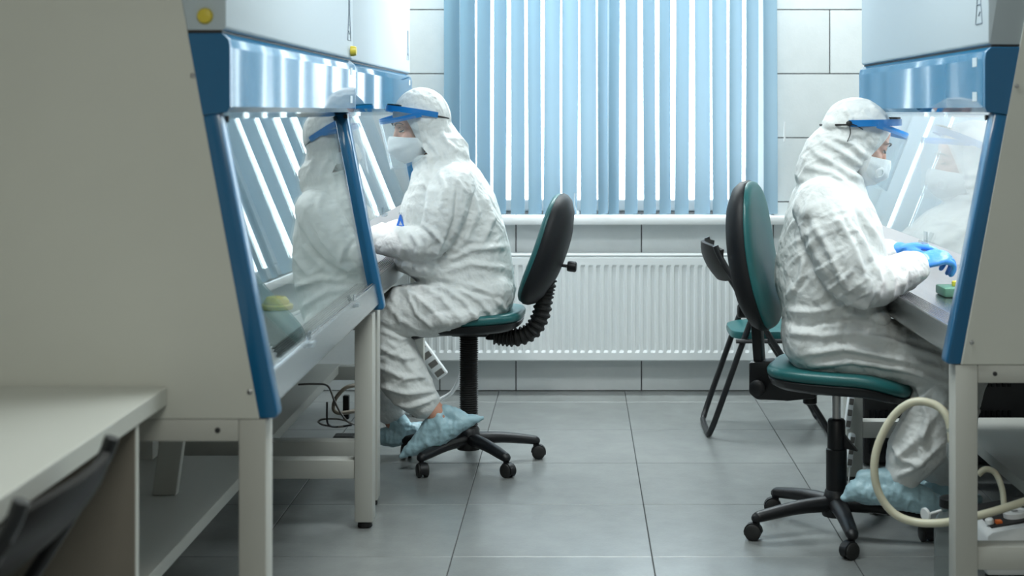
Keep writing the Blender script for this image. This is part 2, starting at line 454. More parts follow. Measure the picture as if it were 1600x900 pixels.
# window: frame with a mullion, two panes, white reveal and the sill board
b = NB(); FY0, FY1 = 7.36, 7.42
for x0, x1, z0, z1 in ((WX0, WX0+.06, WZ0, WZ1), (WX1-.06, WX1, WZ0, WZ1), (WX0+.06, WX1-.06, WZ0, WZ0+.06), (WX0+.06, WX1-.06, WZ1-.06, WZ1), (.13, .20, WZ0+.06, WZ1-.06)):
    box(b, (x0, FY0, z0), (x1, FY1, z1), 0.006)
win = struct('window_1', b, M['white'])
for x0, x1 in ((WX0+.055, .135), (.195, WX1-.055)):
    obj('pane', box(NB(), (x0, 7.387, WZ0+.055), (x1, 7.391, WZ1-.055)), M['wglass'], win)
b = NB()
for x0, x1, z0, z1 in ((WX0-.002, WX0+.012, WZ0, WZ1), (WX1-.012, WX1+.002, WZ0, WZ1), (WX0+.012, WX1-.012, WZ1-.012, WZ1+.002)):
    box(b, (x0, 7.175, z0), (x1, FY0, z1))
obj('reveal', b, M['white'], win)
struct('trim_1', box(NB(), (-.73, 7.060, .803), (1.02, FY0, .840), 0.004, 2), M['white'], smooth=40)

# ------------------------------------------------------------------ vertical blind
blind = thing('vertical_blind', 'pale blue vertical blind of fabric slats in front of the window', 'blind', (0.165, 7.085, 0.848))
gaps = [694, 720, 746, 772, 798, 825, 850, 879, 906, 934, 952, 976, 1004, 1030, 1055, 1084, 1112, 1139, 1164, 1191, 1220]
SY = 7.085
obj('headrail', box(NB(), (-.66, SY-.03, 2.36), (.99, SY+.03, 2.40), .004), M['white'], blind)
SLB, SLT = 0.8515, 2.36
for k in range(len(gaps)-1):
    xl = (gaps[k]-CXP)*SY/FPX; xr = (gaps[k+1]-CXP)*SY/FPX
    gap = [.010, .012, .016, .020, .018, .014, .006, .012, .008, .007, .022, .022, .018, .018, .018, .007, .007, .008, .015, .014][k]
    vis = max(.035, (xr-xl)-gap)
    w = 0.089; ang = math.acos(min(0.95, vis/w)); cx0 = xl+vis/2
    b = NB(); nseg = 8; nz = 14
    twist = random.uniform(-.03, .03) if k not in (6, 7) else (.20 if k == 6 else -.22)
    grid = []
    for j in range(nz+1):
        t = j/nz; z = SLB+(SLT-SLB)*t; a = ang+twist*math.sin(t*PI*1.0)*0.9
        sway = 0.004*math.sin(3.0*t+k*1.7)*(1-t)
        row = []
        for i in range(nseg+1):
            s = (i/nseg-.5)*w; bow = 0.007*(1-(2*i/nseg-1)**2)
            x = cx0+sway+s*math.cos(a)+bow*math.sin(a); y = SY+s*math.sin(a)-bow*math.cos(a)
            row.append(b.verts.new((x, y, z)))
        grid.append(row)
    fs = []
    for j in range(nz):
        for i in range(nseg): fs.append(b.faces.new((grid[j][i], grid[j][i+1], grid[j+1][i+1], grid[j+1][i])))
    o = obj('slat', b, M['slat'], blind, smooth=True)
b = NB(); tube(b, [(-.018, 7.085, .95), (-.020, 7.083, .90), (-.010, 7.082, .868), (-.004, 7.083, .855)], .0022, 6)
lathe(b, [(.002, 0), (.006, .003), (.007, .02), (.003, .026)], (-.004, 7.083, .842), segs=8)
obj('chain', b, M['white'], blind, smooth=40)
obj('wand_clip', box(NB(), (.968, 7.09, 1.19), (.976, 7.10, 1.285), .002), M['white'], blind)

# ------------------------------------------------------------------ radiator
rad = thing('radiator', 'white ribbed panel radiator on the tiled wall under the windowsill', 'radiator', (.12, 7.11, .163))
b = NB(); RX0, RX1, RZ0, RZ1 = -.80, 1.04, .163, .655
pit = .0367; n = int((RX1-RX0-.05)/pit); x = RX0+.025; ring = []
zz = [RZ0, RZ0+.006, RZ0+.040, RZ0+.052, RZ1-.052, RZ1-.040, RZ1-.006, RZ1]
xsr, dep = [RX0, RX0+.006, x], [.012, 0, 0]
for i in range(n):
    for t, d in ((.30, 0), (.42, 1), (.85, 1), (.97, 0)):
        xsr.append(x+(i+t)*pit); dep.append(d)
xsr += [RX1-.006, RX1]; dep += [0, .012]
rows = []
for j, z in enumerate(zz):
    row = []
    for x_, d in zip(xsr, dep):
        if d == 1: yy = .007 if 3 <= j <= 4 else 0.0
        else: yy = d
        if j in (0, len(zz)-1): yy = max(yy, .012)
        row.append(b.verts.new((x_, 7.055+yy, z)))
    rows.append(row)
for A, B in zip(rows[:-1], rows[1:]):
    for i in range(len(A)-1): b.faces.new((A[i], A[i+1], B[i+1], B[i]))
obj('front_panel', b, M['radiator'], rad)
obj('back_panel', box(NB(), (RX0+.004, 7.068, RZ0+.004), (RX1-.004, 7.135, RZ1-.004)), M['radiator'], rad)
b = NB(); box(b, (RX0-.004, 7.056, RZ1), (RX1+.004, 7.14, RZ1+.012), .003)
obj('top_cover', b, M['radiator'], rad)
for x in (RX0-.006, RX1):
    obj('side_cover', box(NB(), (x, 7.058, RZ0+.01), (x+.006, 7.138, RZ1), .002), M['radiator'], rad)
for x in (-.55, .80):
    obj('bracket', box(NB(), (x-.02, 7.135, RZ0+.06), (x+.02, 7.168, RZ1-.08)), M['radiator'], rad)

# ------------------------------------------------------------------ cabinets and stands
def cabinet(sgn, off, y0, y1, label, sash_low, lit, cap_far=False, cap_near=False, sticker='far'):
    """sgn -1 stands left, +1 right; all d values run from the aisle into the cabinet"""
    W = lambda d: sgn*(d+off)
    t = thing('biosafety_cabinet', label, 'cabinet', (W(1.05), (y0+y1)/2, .687), group='biosafety cabinets')
    # painted end panels, sloping at the front
    side = [(W(1.46), .687), (W(.672), .687), (W(.836), 1.569), (W(.858), 1.69), (W(.858), 2.2), (W(1.46), 2.2)]
    for ya, yb in ((y0, y0+.028), (y1-.028, y1)):
        obj('end_panel', prism(NB(), side, ya, yb, .003), M['paint'], t)
    # upper fascia
    fas = [(W(.86), 1.506), (W(.748), 1.506), (W(.743), 1.512), (W(.743), 2.2), (W(.86), 2.2)]
    fo = obj('upper_fascia', prism(NB(), fas, y0+.004, y1-.004, .004), M['fascia'], t, smooth=35)
    obj('seam', prism(NB(), [(W(.85), 1.500), (W(.752), 1.500), (W(.752), 1.507), (W(.85), 1.507)], y0+.006, y1-.006), M['dark'], t)
    # blue header: end caps in deep blue, glossy rounded front
    hd = [(W(.840), 1.500), (W(.750), 1.500), (W(.737), 1.488), (W(.734), 1.470), (W(.734), 1.345), (W(.740), 1.333), (W(.806), 1.325)]
    for ya, yb in ((y0+.001, y0+.02), (y1-.02, y1-.001)):
        obj('header_cap', prism(NB(), hd, ya, yb, .002), M['blue'], t)
    hp = obj('header_panel', prism(NB(), hd, y0+.02, y1-.02), M['bluegloss'], t)
    # blue frame bars down both sides of the opening
    for i, (ya, yb) in enumerate(((y0+.002, y0+.056), (y1-.056, y1-.002))):
        bar = [(W(.800), 1.325), (W(.757), 1.332), (W(.634), .697), (W(.638), .6875), (W(.674), .6875)]
        obj('frame_bar', prism(NB(), bar, ya, yb, .006), M['blue'], t, smooth=35)
    for ya, m_ in ((y0+.058, M['red'] if off == .02 else M['dark']), (y1-.072, M['dark'])):
        obj('sash_stop', box(NB(), (W(.752), ya, 1.312), (W(.764), ya+.016, 1.326), .002), m_, t)
    # sash
    zt = 1.345; f = lambda z: .655+(z-.697)*.1937
    g = NB(); prism(g, [(W(f(zt)), zt), (W(f(zt)+.005), zt), (W(f(sash_low)+.005), sash_low), (W(f(sash_low)), sash_low)], y0+.05, y1-.05)
    sash = obj('sash', g, M['glass'], t)
    tag(sash, 'clear glass sash closed down to the worktop' if sash_low < .85 else 'clear glass sash raised above the worktop')
    for fr in (.30, .72):
        yy = y0+(y1-y0)*fr; z = sash_low
        h = NB(); box(h, (W(f(z)-.002), yy-.022, z-.006), (W(f(z)-.020), yy+.022, z+.004), .002)
        box(h, (W(f(z)-.002), yy-.018, z), (W(f(z)-.006), yy+.018, z+.03), .001)
        obj('sash_handle', h, M['clip'], sash)
    # steel front lip and slotted intake grille, worktop, liner
    lip = [(W(.664), .772), (W(.661), .7725), (W(.6485), .712), (W(.654), .704), (W(.720), .704), (W(.720), .772)]
    obj('front_lip', prism(NB(), lip, y0+.03, y1-.03), M['steel'], t, smooth=35)
    g = NB(); prism(g, [(W(.662), .7725), (W(.725), .7725), (W(.725), .776), (W(.662), .776)], y0+.06, y1-.06)
    gr = obj('intake_grille', g, M['steel'], t)
    g = NB()
    for i in range(7):
        d = .668+.008*i; box(g, (W(d), y0+.07, .7755), (W(d+.0035), y1-.07, .7766))
    s_ = obj('slots', g, M['dark'], gr)
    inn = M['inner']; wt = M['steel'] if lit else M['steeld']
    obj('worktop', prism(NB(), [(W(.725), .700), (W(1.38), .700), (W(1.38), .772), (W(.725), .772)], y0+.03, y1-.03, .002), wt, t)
    obj('rear_liner', box(NB(), (W(1.38), y0+.03, .70), (W(1.395), y1-.03, 1.5)), inn, t)
    for ya in (y0+.029, y1-.042):
        obj('side_liner', prism(NB(), [(W(.69), .772), (W(1.38), .772), (W(1.38), 1.47), (W(.85), 1.47), (W(.80), 1.40)], ya, ya+.013), inn, t)
    obj('top_liner', box(NB(), (W(.845), y0+.03, 1.47), (W(1.38), y1-.03, 1.485)), inn, t)
    obj('rear_skirting', box(NB(), (W(1.362), y0+.045, .772), (W(1.38), y1-.045, .80), .003), inn, t)
    g = NB(); tube(g, [(W(1.16), y0+.25, 1.448), (W(1.16), y1-.25, 1.448)], .014, 12)
    obj('lamp_tube', g, emit_mat('lit_tube', (1.0, .985, .985), lit) if lit else M['white'], t, smooth=40)
    # rivets on the near end, caps and stickers
    for dz, hz in ((.812, 1.41), (.692, .745)) if sgn < 0 else ((.815, 1.40), (.70, .745)):
        obj('rivet', lathe(NB(), [(.0055, 0), (.0055, .002), (.003, .0035)], (W(dz), y0, hz), (0, -1, 0), 10), M['chrome'], t)
    if cap_near:
        o = obj('cap', lathe(NB(), [(.017, 0), (.017, .004), (.014, .009), (.005, .011)], (W(.787), y0+.004, 1.536), (0, -1, 0), 20), M['yellow'], t, smooth=40)
        tag(o, 'round yellow cap')
    if cap_far:
        o = obj('cap', lathe(NB(), [(.017, 0), (.017, .010), (.014, .018), (.005, .020)], (W(.743), y1-.05, 1.532), (-sgn, 0, 0), 20), M['yellow'], t, smooth=40)
        tag(o, 'round yellow cap')
    ys_, sg = (y1-.10, -1) if sticker == 'far' else (y0+.10, 1)
    for z0, z1 in ((1.452, 1.476), (1.362, 1.386)):
        o = obj('label_plate', box(NB(), (W(.733), ys_-.022, z0), (W(.7345), ys_+.022, z1)), M['label'], hp); 
    # flask drawn in outline on the fascia
    g = NB(); x = W(.742); yf = ys_-.01*sg
    for a, c in (((-.010, .165), (-.010, .125)), ((.010, .165), (.010, .125)), ((-.010, .125), (-.032, .035)), ((.010, .125), (.032, .035)), ((-.032, .035), (.032, .035)), ((-.014, .165), (.014, .165)), ((-.02, .085), (.02, .085)), ((-.012, .065), (.004, .055))):
        tube(g, [(x, yf+a[0], 1.53+a[1]), (x, yf+c[0], 1.53+c[1])], .0013, 5, caps='round')
    o = obj('flask_drawing', g, M['ink'], fo); tag(o, 'thin outline drawing of a flask')
    return t

def stand(sgn, off, y0, y1, label, brace_y):
    W = lambda d: sgn*(d+off)
    t = thing('cabinet_stand', label, 'stand', (W(1.05), (y0+y1)/2, 0), group='cabinet stands')
    for ya in (y0, y1-.07):
        yb = ya+.07
        for d0, d1 in ((.6585, .716), (1.36, 1.42)):
            lg = obj('leg', box(NB(), (W(d0), ya, .022), (W(d1), yb, .6868), .003), M['stand'], t, smooth=35)
            obj('foot', lathe(NB(), [(.022, 0), (.024, .004), (.022, .018), (.012, .022)], (W((d0+d1)/2), (ya+yb)/2, 0), segs=16), M['rubber'], lg, smooth=40)
        obj('top_rail', box(NB(), (W(.716), ya+.001, .64), (W(1.36), yb-.001, .6868), .003), M['stand'], t, smooth=35)
        obj('crossbar', box(NB(), (W(.716), ya+.004, .160), (W(1.36), yb-.004, .220), .004), M['stand'], t, smooth=35)
        for d in (.76, 1.05):
            obj('bolt', lathe(NB(), [(.006, 0), (.006, .002), (.003, .003)], (W(d), ya+.001, .664), (0, -1, 0), 8), M['dark'], t)
    for d in (1.375,):
        obj('long_rail', box(NB(), (W(d), y0+.07, .645), (W(d+.035), y1-.07, .685), .003), M['stand'], t, smooth=35)
    obj('shelf', box(NB(), (W(1.03), y0+.012, .186), (W(1.40), y1-.012, .2215+.002), .003), M['stand'], t, smooth=35)
    for by in brace_y:
        g = NB(); prism(g, [(W(1.235), .224), (W(1.165), .224), (W(1.10), .685), (W(1.17), .685)], by, by+.03, .003)
        obj('brace', g, M['stand'], t)
    return t

ya0, ya1, yb0, yb1, yc0, yc1 = 3.165, 4.955, 4.995, 6.80, 3.845, 5.575
cabA = cabinet(-1, 0, ya0, ya1, 'near left cabinet with closed sash mirroring the window and seated worker', .764, False, cap_near=True, cap_far=True, sticker='far')
cabB = cabinet(-1, .02, yb0, yb1, 'far left cabinet by the wall, sash raised for the worker at it', .955, 60.0, sticker='far')
cabC = cabinet(1, .305, yc0, yc1, 'right hand lit cabinet with raised sash, at which a gloved worker sits', .957, 92.0, sticker='near')
stand(-1, 0, ya0+.001, ya1-.082, 'grey painted steel stand carrying the near left cabinet', (4.35,))
stand(-1, .02, yb0+.08, yb1-.16, 'grey painted steel stand under the far left cabinet, cables beside it', ())
stand(1, .305, yc0+.002, yc1-.10, 'grey painted steel stand under the right hand cabinet, tubing looped at its leg', (4.75,))

# ------------------------------------------------------------------ bench at the left edge, with its folding chair
bench = thing('bench', 'pale laminate workbench standing against the near left cabinet', 'table', (-1.32, 2.2, 0))
obj('worktop', box(NB(), (XL+.005, 1.1, .718), (-.865, 3.160, .757), .003), M['table'], bench)
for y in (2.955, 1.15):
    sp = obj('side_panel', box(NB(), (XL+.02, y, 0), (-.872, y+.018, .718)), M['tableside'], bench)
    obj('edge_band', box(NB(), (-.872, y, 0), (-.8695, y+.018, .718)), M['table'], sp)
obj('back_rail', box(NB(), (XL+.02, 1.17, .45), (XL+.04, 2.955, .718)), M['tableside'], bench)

def folding_chair(label, loc, rz, seatmat, backmat, lean=.42, bow=.055, tall=.155):
    """local: +x forward, y sideways; origin on the floor under the seat"""
    t = thing('folding_chair', label, 'chair', loc, rz, 'folding chairs')
    wy = .205
    # front leg tubes run up into the backrest; bottom bar joins them
    b = NB()
    P = [(-.245, -wy, .79), (-.20, -wy, .70), (.03, -wy, .335), (.195, -wy, .075), (.225, -wy+.02, .02), (.238, -wy+.06, .0128)]
    Q = [(x, -y, z) for x, y, z in P[::-1]]
    tube(b, P+Q, .0125, 10, 5)
    obj('front_frame', b, M['blacktube'], t, world=False, smooth=40)
    b = NB(); w2 = wy-.028
    P = [(-.085, -w2, .515), (-.15, -w2, .34), (-.235, -w2, .10), (-.262, -w2+.02, .025), (-.268, -w2+.07, .0128)]
    tube(b, P+[(x, -y, z) for x, y, z in P[::-1]], .0125, 10, 5)
    obj('rear_frame', b, M['blacktube'], t, world=False, smooth=40)
    b = NB(); rings = []
    for z, sc in ((.405, .93), (.409, .985), (.425, 1.0), (.437, .985), (.443, .9), (.445, .6)):
        ring = []
        for k in range(36):
            a = 2*PI*k/36; c, s = math.cos(a), math.sin(a)
            ring.append((.025+.20*sc*math.copysign(abs(c)**.45, c), .185*sc*math.copysign(abs(s)**.45, s), z+.01*(.0+c*.5)))
        rings.append(ring)
    loft(b, rings); obj('seat', b, seatmat, t, world=False, smooth=50)
    # backrest: bowed panel between the two uprights
    b = NB(); nu, nv = 14, 6; F, K = [], []
    for j in range(nv+1):
        v = j/nv-.5; rf, rk = [], []
        for i in range(nu+1):
            u = i/nu*2-1; hh = tall*(1-.22*abs(u)**3)
            z = .715+v*hh; x = -.212-(z-.715)*lean-bow*(1-u*u)+.02*abs(v*2)**2
            rf.append(b.verts.new((x+.007, u*wy*1.04, z))); rk.append(b.verts.new((x-.007, u*wy*1.04, z-.003)))
        F.append(rf); K.append(rk)
    for G in (F, K):
        for j in range(nv):
            for i in range(nu): b.faces.new((G[j][i], G[j][i+1], G[j+1][i+1], G[j+1][i]))
    for j in range(nv):
        for i in (0, nu): b.faces.new((F[j][i], F[j+1][i], K[j+1][i], K[j][i]))
    for i in range(nu):
        for j in (0, nv): b.faces.new((F[j][i], F[j][i+1], K[j][i+1], K[j][i]))
    obj('backrest', b, backmat, t, world=False, smooth=50)
    for s in (-1, 1):
        b = NB(); tube(b, [(.13, s*wy*.93, .400), (-.16, s*wy*.93, .400)], .009, 8)
        obj('seat_rail', b, M['blacktube'], t, world=False, smooth=40)
    return t
folding_chair('black folding chair with teal seat standing behind the right office chair', (.80, 6.31, 0), 0, M['teal'], M['chairback'])
folding_chair('blurred black folding chair tucked against the bench at the left edge', (-1.025, 2.31, 0), PI, M['chairback'], M['chairback'], .72, .030, .135)

# ------------------------------------------------------------------ office chairs
def office_chair(label, loc, rz, base_deg, R, style, back_c, back_tilt, back_h, seat_pitch, seat_h):
    t = thing('office_chair', label, 'chair', loc, rz, 'office chairs')
    # five star base
    hub = obj('hub', lathe(NB(), [(.045, .055), (.048, .07), (.044, .105), (.036, .135), (.03, .14)], segs=20), M['plastic'], t, world=False, smooth=40)
    for k in range(5):
        a = math.radians(base_deg+72*k)-rz; c, s = math.cos(a), math.sin(a)
        b = NB(); tube(b, [(c*.03, s*.03, .093), (c*R*.5, s*R*.5, .090), (c*R*.93, s*R*.93, .074), (c*R, s*R, .070)], [.030, .025, .021, .019], 12, 4, caps='round', flat=(1, .85), hint=Vector((-s, c, 0)))
        obj('base_arm', b, M['plastic'], t, world=False, smooth=60)
        cp = Vector((c*R, s*R, 0)); ca = a+random.uniform(-1.4, 1.4); d = Vector((math.cos(ca), math.sin(ca), 0)); n = Vector((-d.y, d.x, 0))
        cen = cp+d*.012+Vector((0, 0, .0255))
        b = NB()
        for sd_ in (-1, 1):
            lathe(b, [(.014, .0), (.023, .001), (.0255, .004), (.0255, .014), (.021, .017), (.008, .0175)], cen+n*(sd_*.004), n*sd_, 18)
        cast = obj('caster', b, M['rubber'], t, world=False, smooth=40)
        b = NB(); box(b, (-.006, -.0035, -.004), (.006, .0035, .030)); 
        for v in b.verts: v.co = cen+d*(v.co.x-.004)+n*v.co.y+Vector((0, 0, v.co.z+.008))
        tube(b, [cp+Vector((0, 0, .044)), cp+Vector((0, 0, .072))], .009, 10)
        prof = []
        for q in range(9):
            w = math.radians(-20+q*25)
            prof.append((math.cos(w)*.029, math.sin(w)*.029))
        vs0 = []
        for e in (-.012, .012):
            vs0.append([b.verts.new(cen+d*p[0]+Vector((0, 0, p[1]))+n*e) for p in prof]+[b.verts.new(cen+d*p[0]*.86+Vector((0, 0, p[1]*.86))+n*e) for p in prof[::-1]])
        m_ = len(vs0[0]); b.faces.new(vs0[0]); b.faces.new(vs0[1][::-1])
        for q in range(m_): b.faces.new((vs0[0][q], vs0[1][q], vs0[1][(q+1) % m_], vs0[0][(q+1) % m_]))
        obj('fork', b, M['plastic'], cast, world=False, smooth=40)
    # column
    zt = seat_h-.062
    if style == 'bellows':
        prof = []; z = .135
        while z < zt:
            prof += [(.031, z), (.036, z+.0035), (.031, z+.007)]; z += .0085
        obj('gaiter', lathe(NB(), prof, segs=24), M['rubber'], t, world=False)
    else:
        g = obj('column', lathe(NB(), [(.033, .10), (.033, .265), (.029, .268), (.028, .355), (.024, .36), (.02, .362)], segs=24), M['plastic'], t, world=False, smooth=40)
        o = obj('gas_piston', lathe(NB(), [(.0135, .36), (.0135, zt+.02)], segs=20), M['chrome'], t, world=False, smooth=40); tag(o, 'bare chrome piston')
    sp = lambda p: (p[0]*math.cos(seat_pitch)+p[2]*math.sin(seat_pitch), p[1], seat_h-p[0]*math.sin(seat_pitch)+p[2]*math.cos(seat_pitch))
    def droop(f): return -1.5*max(0, f-.08)**2
    # seat: cushion on a black pan
    def pad(levels, ax, ay, cx_):
        b = NB(); rings = []
        for z, sc in levels:
            ring = []
            for k in range(48):
                a = 2*PI*k/48; c, s = math.cos(a), math.sin(a)
                f = cx_+ax*sc*math.copysign(abs(c)**.55, c); y = ay*sc*math.copysign(abs(s)**.55, s)
                dish = 0.010*(abs(y)/ay)**2+0.012*max(0, -f/ax)**2
                ring.append(sp((f, y, z+droop(f)+dish*sc)))
            rings.append(ring)
        return loft(b, rings)
    obj('seat_cushion', pad([(-.036, .97), (-.030, 1.0), (-.016, 1.01), (-.005, .98), (.0, .92), (.002, .7), (.0, .35)], .222, .205, .015), M['teal'], t, world=False, smooth=60)
    pan = obj('seat_pan', pad([(-.070, .70), (-.068, .86), (-.058, .965), (-.040, .995), (-.034, .97)], .220, .203, .015), M['plastic'], t, world=False, smooth=50)
    b = NB(); box(b, (-.08, -.06, seat_h-.085), (.06, .06, seat_h-.06), .008); obj('mechanism', b, M['plastic'], t, world=False, smooth=40)
    # backrest
    bw, bh = .205, back_h/2
    cA, sA = math.cos(back_tilt), math.sin(back_tilt)
    def bp(w, v, n):
        n2 = n+.32*w*w-.012*math.cos(v/bh*2.2)
        return (back_c[0]-v*sA+n2*cA, w, back_c[1]+v*cA+n2*sA)
    def oval(levels):
        b = NB(); rings = []
        for sc, n in levels:
            ring = []
            for k in range(48):
                a = 2*PI*k/48; c, s = math.cos(a), math.sin(a)
                w = bw*sc*math.copysign(abs(c)**.75, c)*(1-.10*s); v = bh*sc*math.copysign(abs(s)**.8, s)
                ring.append(bp(w, v, n))
            rings.append(ring)
        return loft(b, rings)
    obj('back_cushion', oval([(.97, .008), (1.0, .014), (.99, .022), (.94, .031), (.82, .038), (.5, .041), (.1, .042)]), M['teal'], t, world=False, smooth=60)
    bs = obj('back_shell', oval([(1.0, .012), (1.018, .004), (1.012, -.012), (.95, -.032), (.78, -.050), (.45, -.060), (.1, -.062)]), M['shell'], t, world=False, smooth=60)
    zb = back_c[1]-bh*cA
    if style == 'bellows':
        # ribbed sleeve round the bent bar
        path = [(-.10, 0, seat_h-.085), (-.175, 0, seat_h-.092), (-.238, 0, seat_h-.068), (-.274, 0, seat_h-.01), (-.288, 0, seat_h+.06), (-.302, 0, zb+.09)]
        P, _ = smooth_path(path, [0]*6, 24); rad_ = []
        P2 = [P[0]]; 
        for p in P[1:]:
            if (p-P2[-1]).length > .0032: P2.append(p)
        rad_ = [(.036 if i % 4 in (0, 1) else .029) for i in range(len(P2))]
        obj('back_bar', tube(NB(), P2, rad_, 20, 1), M['rubber'], t, world=False)
        lathe_b = lathe(NB(), [(.006, 0), (.006, .03), (.018, .032), (.020, .04), (.020, .062), (.016, .066)], (back_c[0]-.045, 0, back_c[1]-.06), (-1, 0, -.1), 14)
        obj('back_knob', lathe_b, M['plastic'], t, world=False, smooth=40)
        obj('seat_knob', lathe(NB(), [(.008, 0), (.008, -.025), (.018, -.028), (.021, -.034), (.021, -.055), (.016, -.058)], (-.065, -.12, seat_h-.062), segs=14), M['plastic'], t, world=False, smooth=40)
        obj('lever', tube(NB(), [(.01, -.05, seat_h-.09), (.04, -.20, seat_h-.095), (.05, -.225, seat_h-.11)], [.005, .006, .003], 8), M['plastic'], t, world=False, smooth=40)
        b = NB()
        for q, (y, w) in enumerate(((0, .004), (.006, .003), (.011, .004), (.016, .003))):
            pass
        # small woven label on the lower edge of the cushion, facing sideways
        box(b, (-.006, -.001, -.005), (.006, .001, .005))
        for v in b.verts: v.co = Vector(bp(-bw*.80, -bh*.60, .004))+Vector((v.co.x, v.co.y-.004, v.co.z))
        tag(obj('care_label', b, M['label'], bs, world=False), 'tiny pale care label')
    else:
        b = NB(); prism(b, [(-.262, seat_h+.005), (-.232, seat_h+.005), (-.245, zb+.14), (-.280, zb+.14)], -.028, .028, .005)
        obj('back_bar', b, M['plastic'], t, world=False, smooth=40)
        b = NB(); prism(b, [(-.275, seat_h-.095), (-.275, seat_h+.005), (-.20, seat_h+.012), (-.178, seat_h-.035), (-.14, seat_h-.055), (-.06, seat_h-.06), (-.06, seat_h-.10), (-.15, seat_h-.112), (-.25, seat_h-.115)], -.038, .038, .008)
        obj('bracket', b, M['plastic'], t, world=False, smooth=40)
        obj('pivot_knob', lathe(NB(), [(.024, .0), (.026, .006), (.026, .022), (.020, .027), (.006, .028)], (-.243, -.038, seat_h-.073), (0, -1, 0), 20), M['plastic'], t, world=False, smooth=40)
        obj('back_knob', lathe(NB(), [(.008, 0), (.008, .012), (.020, .014), (.022, .022), (.022, .045), (.017, .048)], (-.268, -.01, zb+.055), (-1, -.35, 0), 16), M['plastic'], t, world=False, smooth=40)
        obj('seat_knob', lathe(NB(), [(.009, 0), (.009, -.03), (.020, -.033), (.023, -.04), (.023, -.062), (.018, -.066)], (-.10, .10, seat_h-.078), segs=14), M['plastic'], t, world=False, smooth=40)
        obj('lever', prism(NB(), [(.015, .33), (.035, .30), (.068, .262), (.018, .272)], -.012, .012, .003), M['plastic'], t, world=False)
    return t
ch1 = office_chair('teal office chair with ribbed black sleeves under the left seated worker', (-.417, 5.71, 0), PI-.10, -55, .262, 'bellows', (-.300, .815), math.radians(19), .43, math.radians(2), .572)
ch2 = office_chair('teal office chair with tall backrest and chrome piston under the right seated worker', (.8175, 4.77, 0), -.31, 198, .275, 'plain', (-.262, .872), math.radians(9), .475, math.radians(1), .527)

# ------------------------------------------------------------------ people
def hand_shape(bm, wrist, d, n, side, curl=(0.5, 0.6, 0.7, 0.8), spread=.06, thumb=(.5, .6), k=1.0):
    """d finger direction, n back-of-hand direction, side = direction of the thumb"""
    d = d.normalized(); side = (side-d*side.dot(d)).normalized(); n = d.cross(side).normalized() if d.cross(side).dot(n) > 0 else side.cross(d).normalized()
    w = wrist
    tube(bm, [w-d*.05, w, w+d*.02], [.031*k, .027*k, .028*k], 12, 3, caps='round', hint=side, flat=(1.05, .8))
    tube(bm, [w+d*.015, w+d*.045, w+d*.078], [.029*k, .038*k, .037*k], 14, 3, caps='round', hint=side, flat=(1.05, .42))
    for i in range(4):
        o = side*(.030-.020*i)*k; L = [.080, .088, .082, .064][i]*k
        b0 = w+d*(.078-.004*abs(i-1))*k+o; dd = (d+side*spread*(1.2-i*.8)).normalized(); c = curl[i]
        pts = [b0-dd*.02]; rr = [.0098*k]; p = b0; a = c*.5
        for f, da in ((.45, .0), (.30, c), (.25, c*.8)):
            a += da
            pts.append(p.copy()); rr.append((.0098-.0008*len(pts)*.6)*k)
            p = p+(dd*math.cos(a)-n*math.sin(a))*L*f
        pts.append(p); rr.append(.0068*k)
        tube(bm, pts, rr, 10, 3, caps='round')
    b0 = w+d*.022*k+side*.022*k
    d1 = (d*math.cos(thumb[0])+side*math.sin(thumb[0])*.9-n*.35).normalized(); d2 = (d1+(-side*.3-n*.3)*thumb[1]).normalized()
    tube(bm, [b0-side*.012, b0+d1*.032*k, b0+d1*.034*k+d2*.028*k, b0+d1*.034*k+d2*.052*k], [.014*k, .0118*k, .0105*k, .0082*k], 10, 3, caps='round')

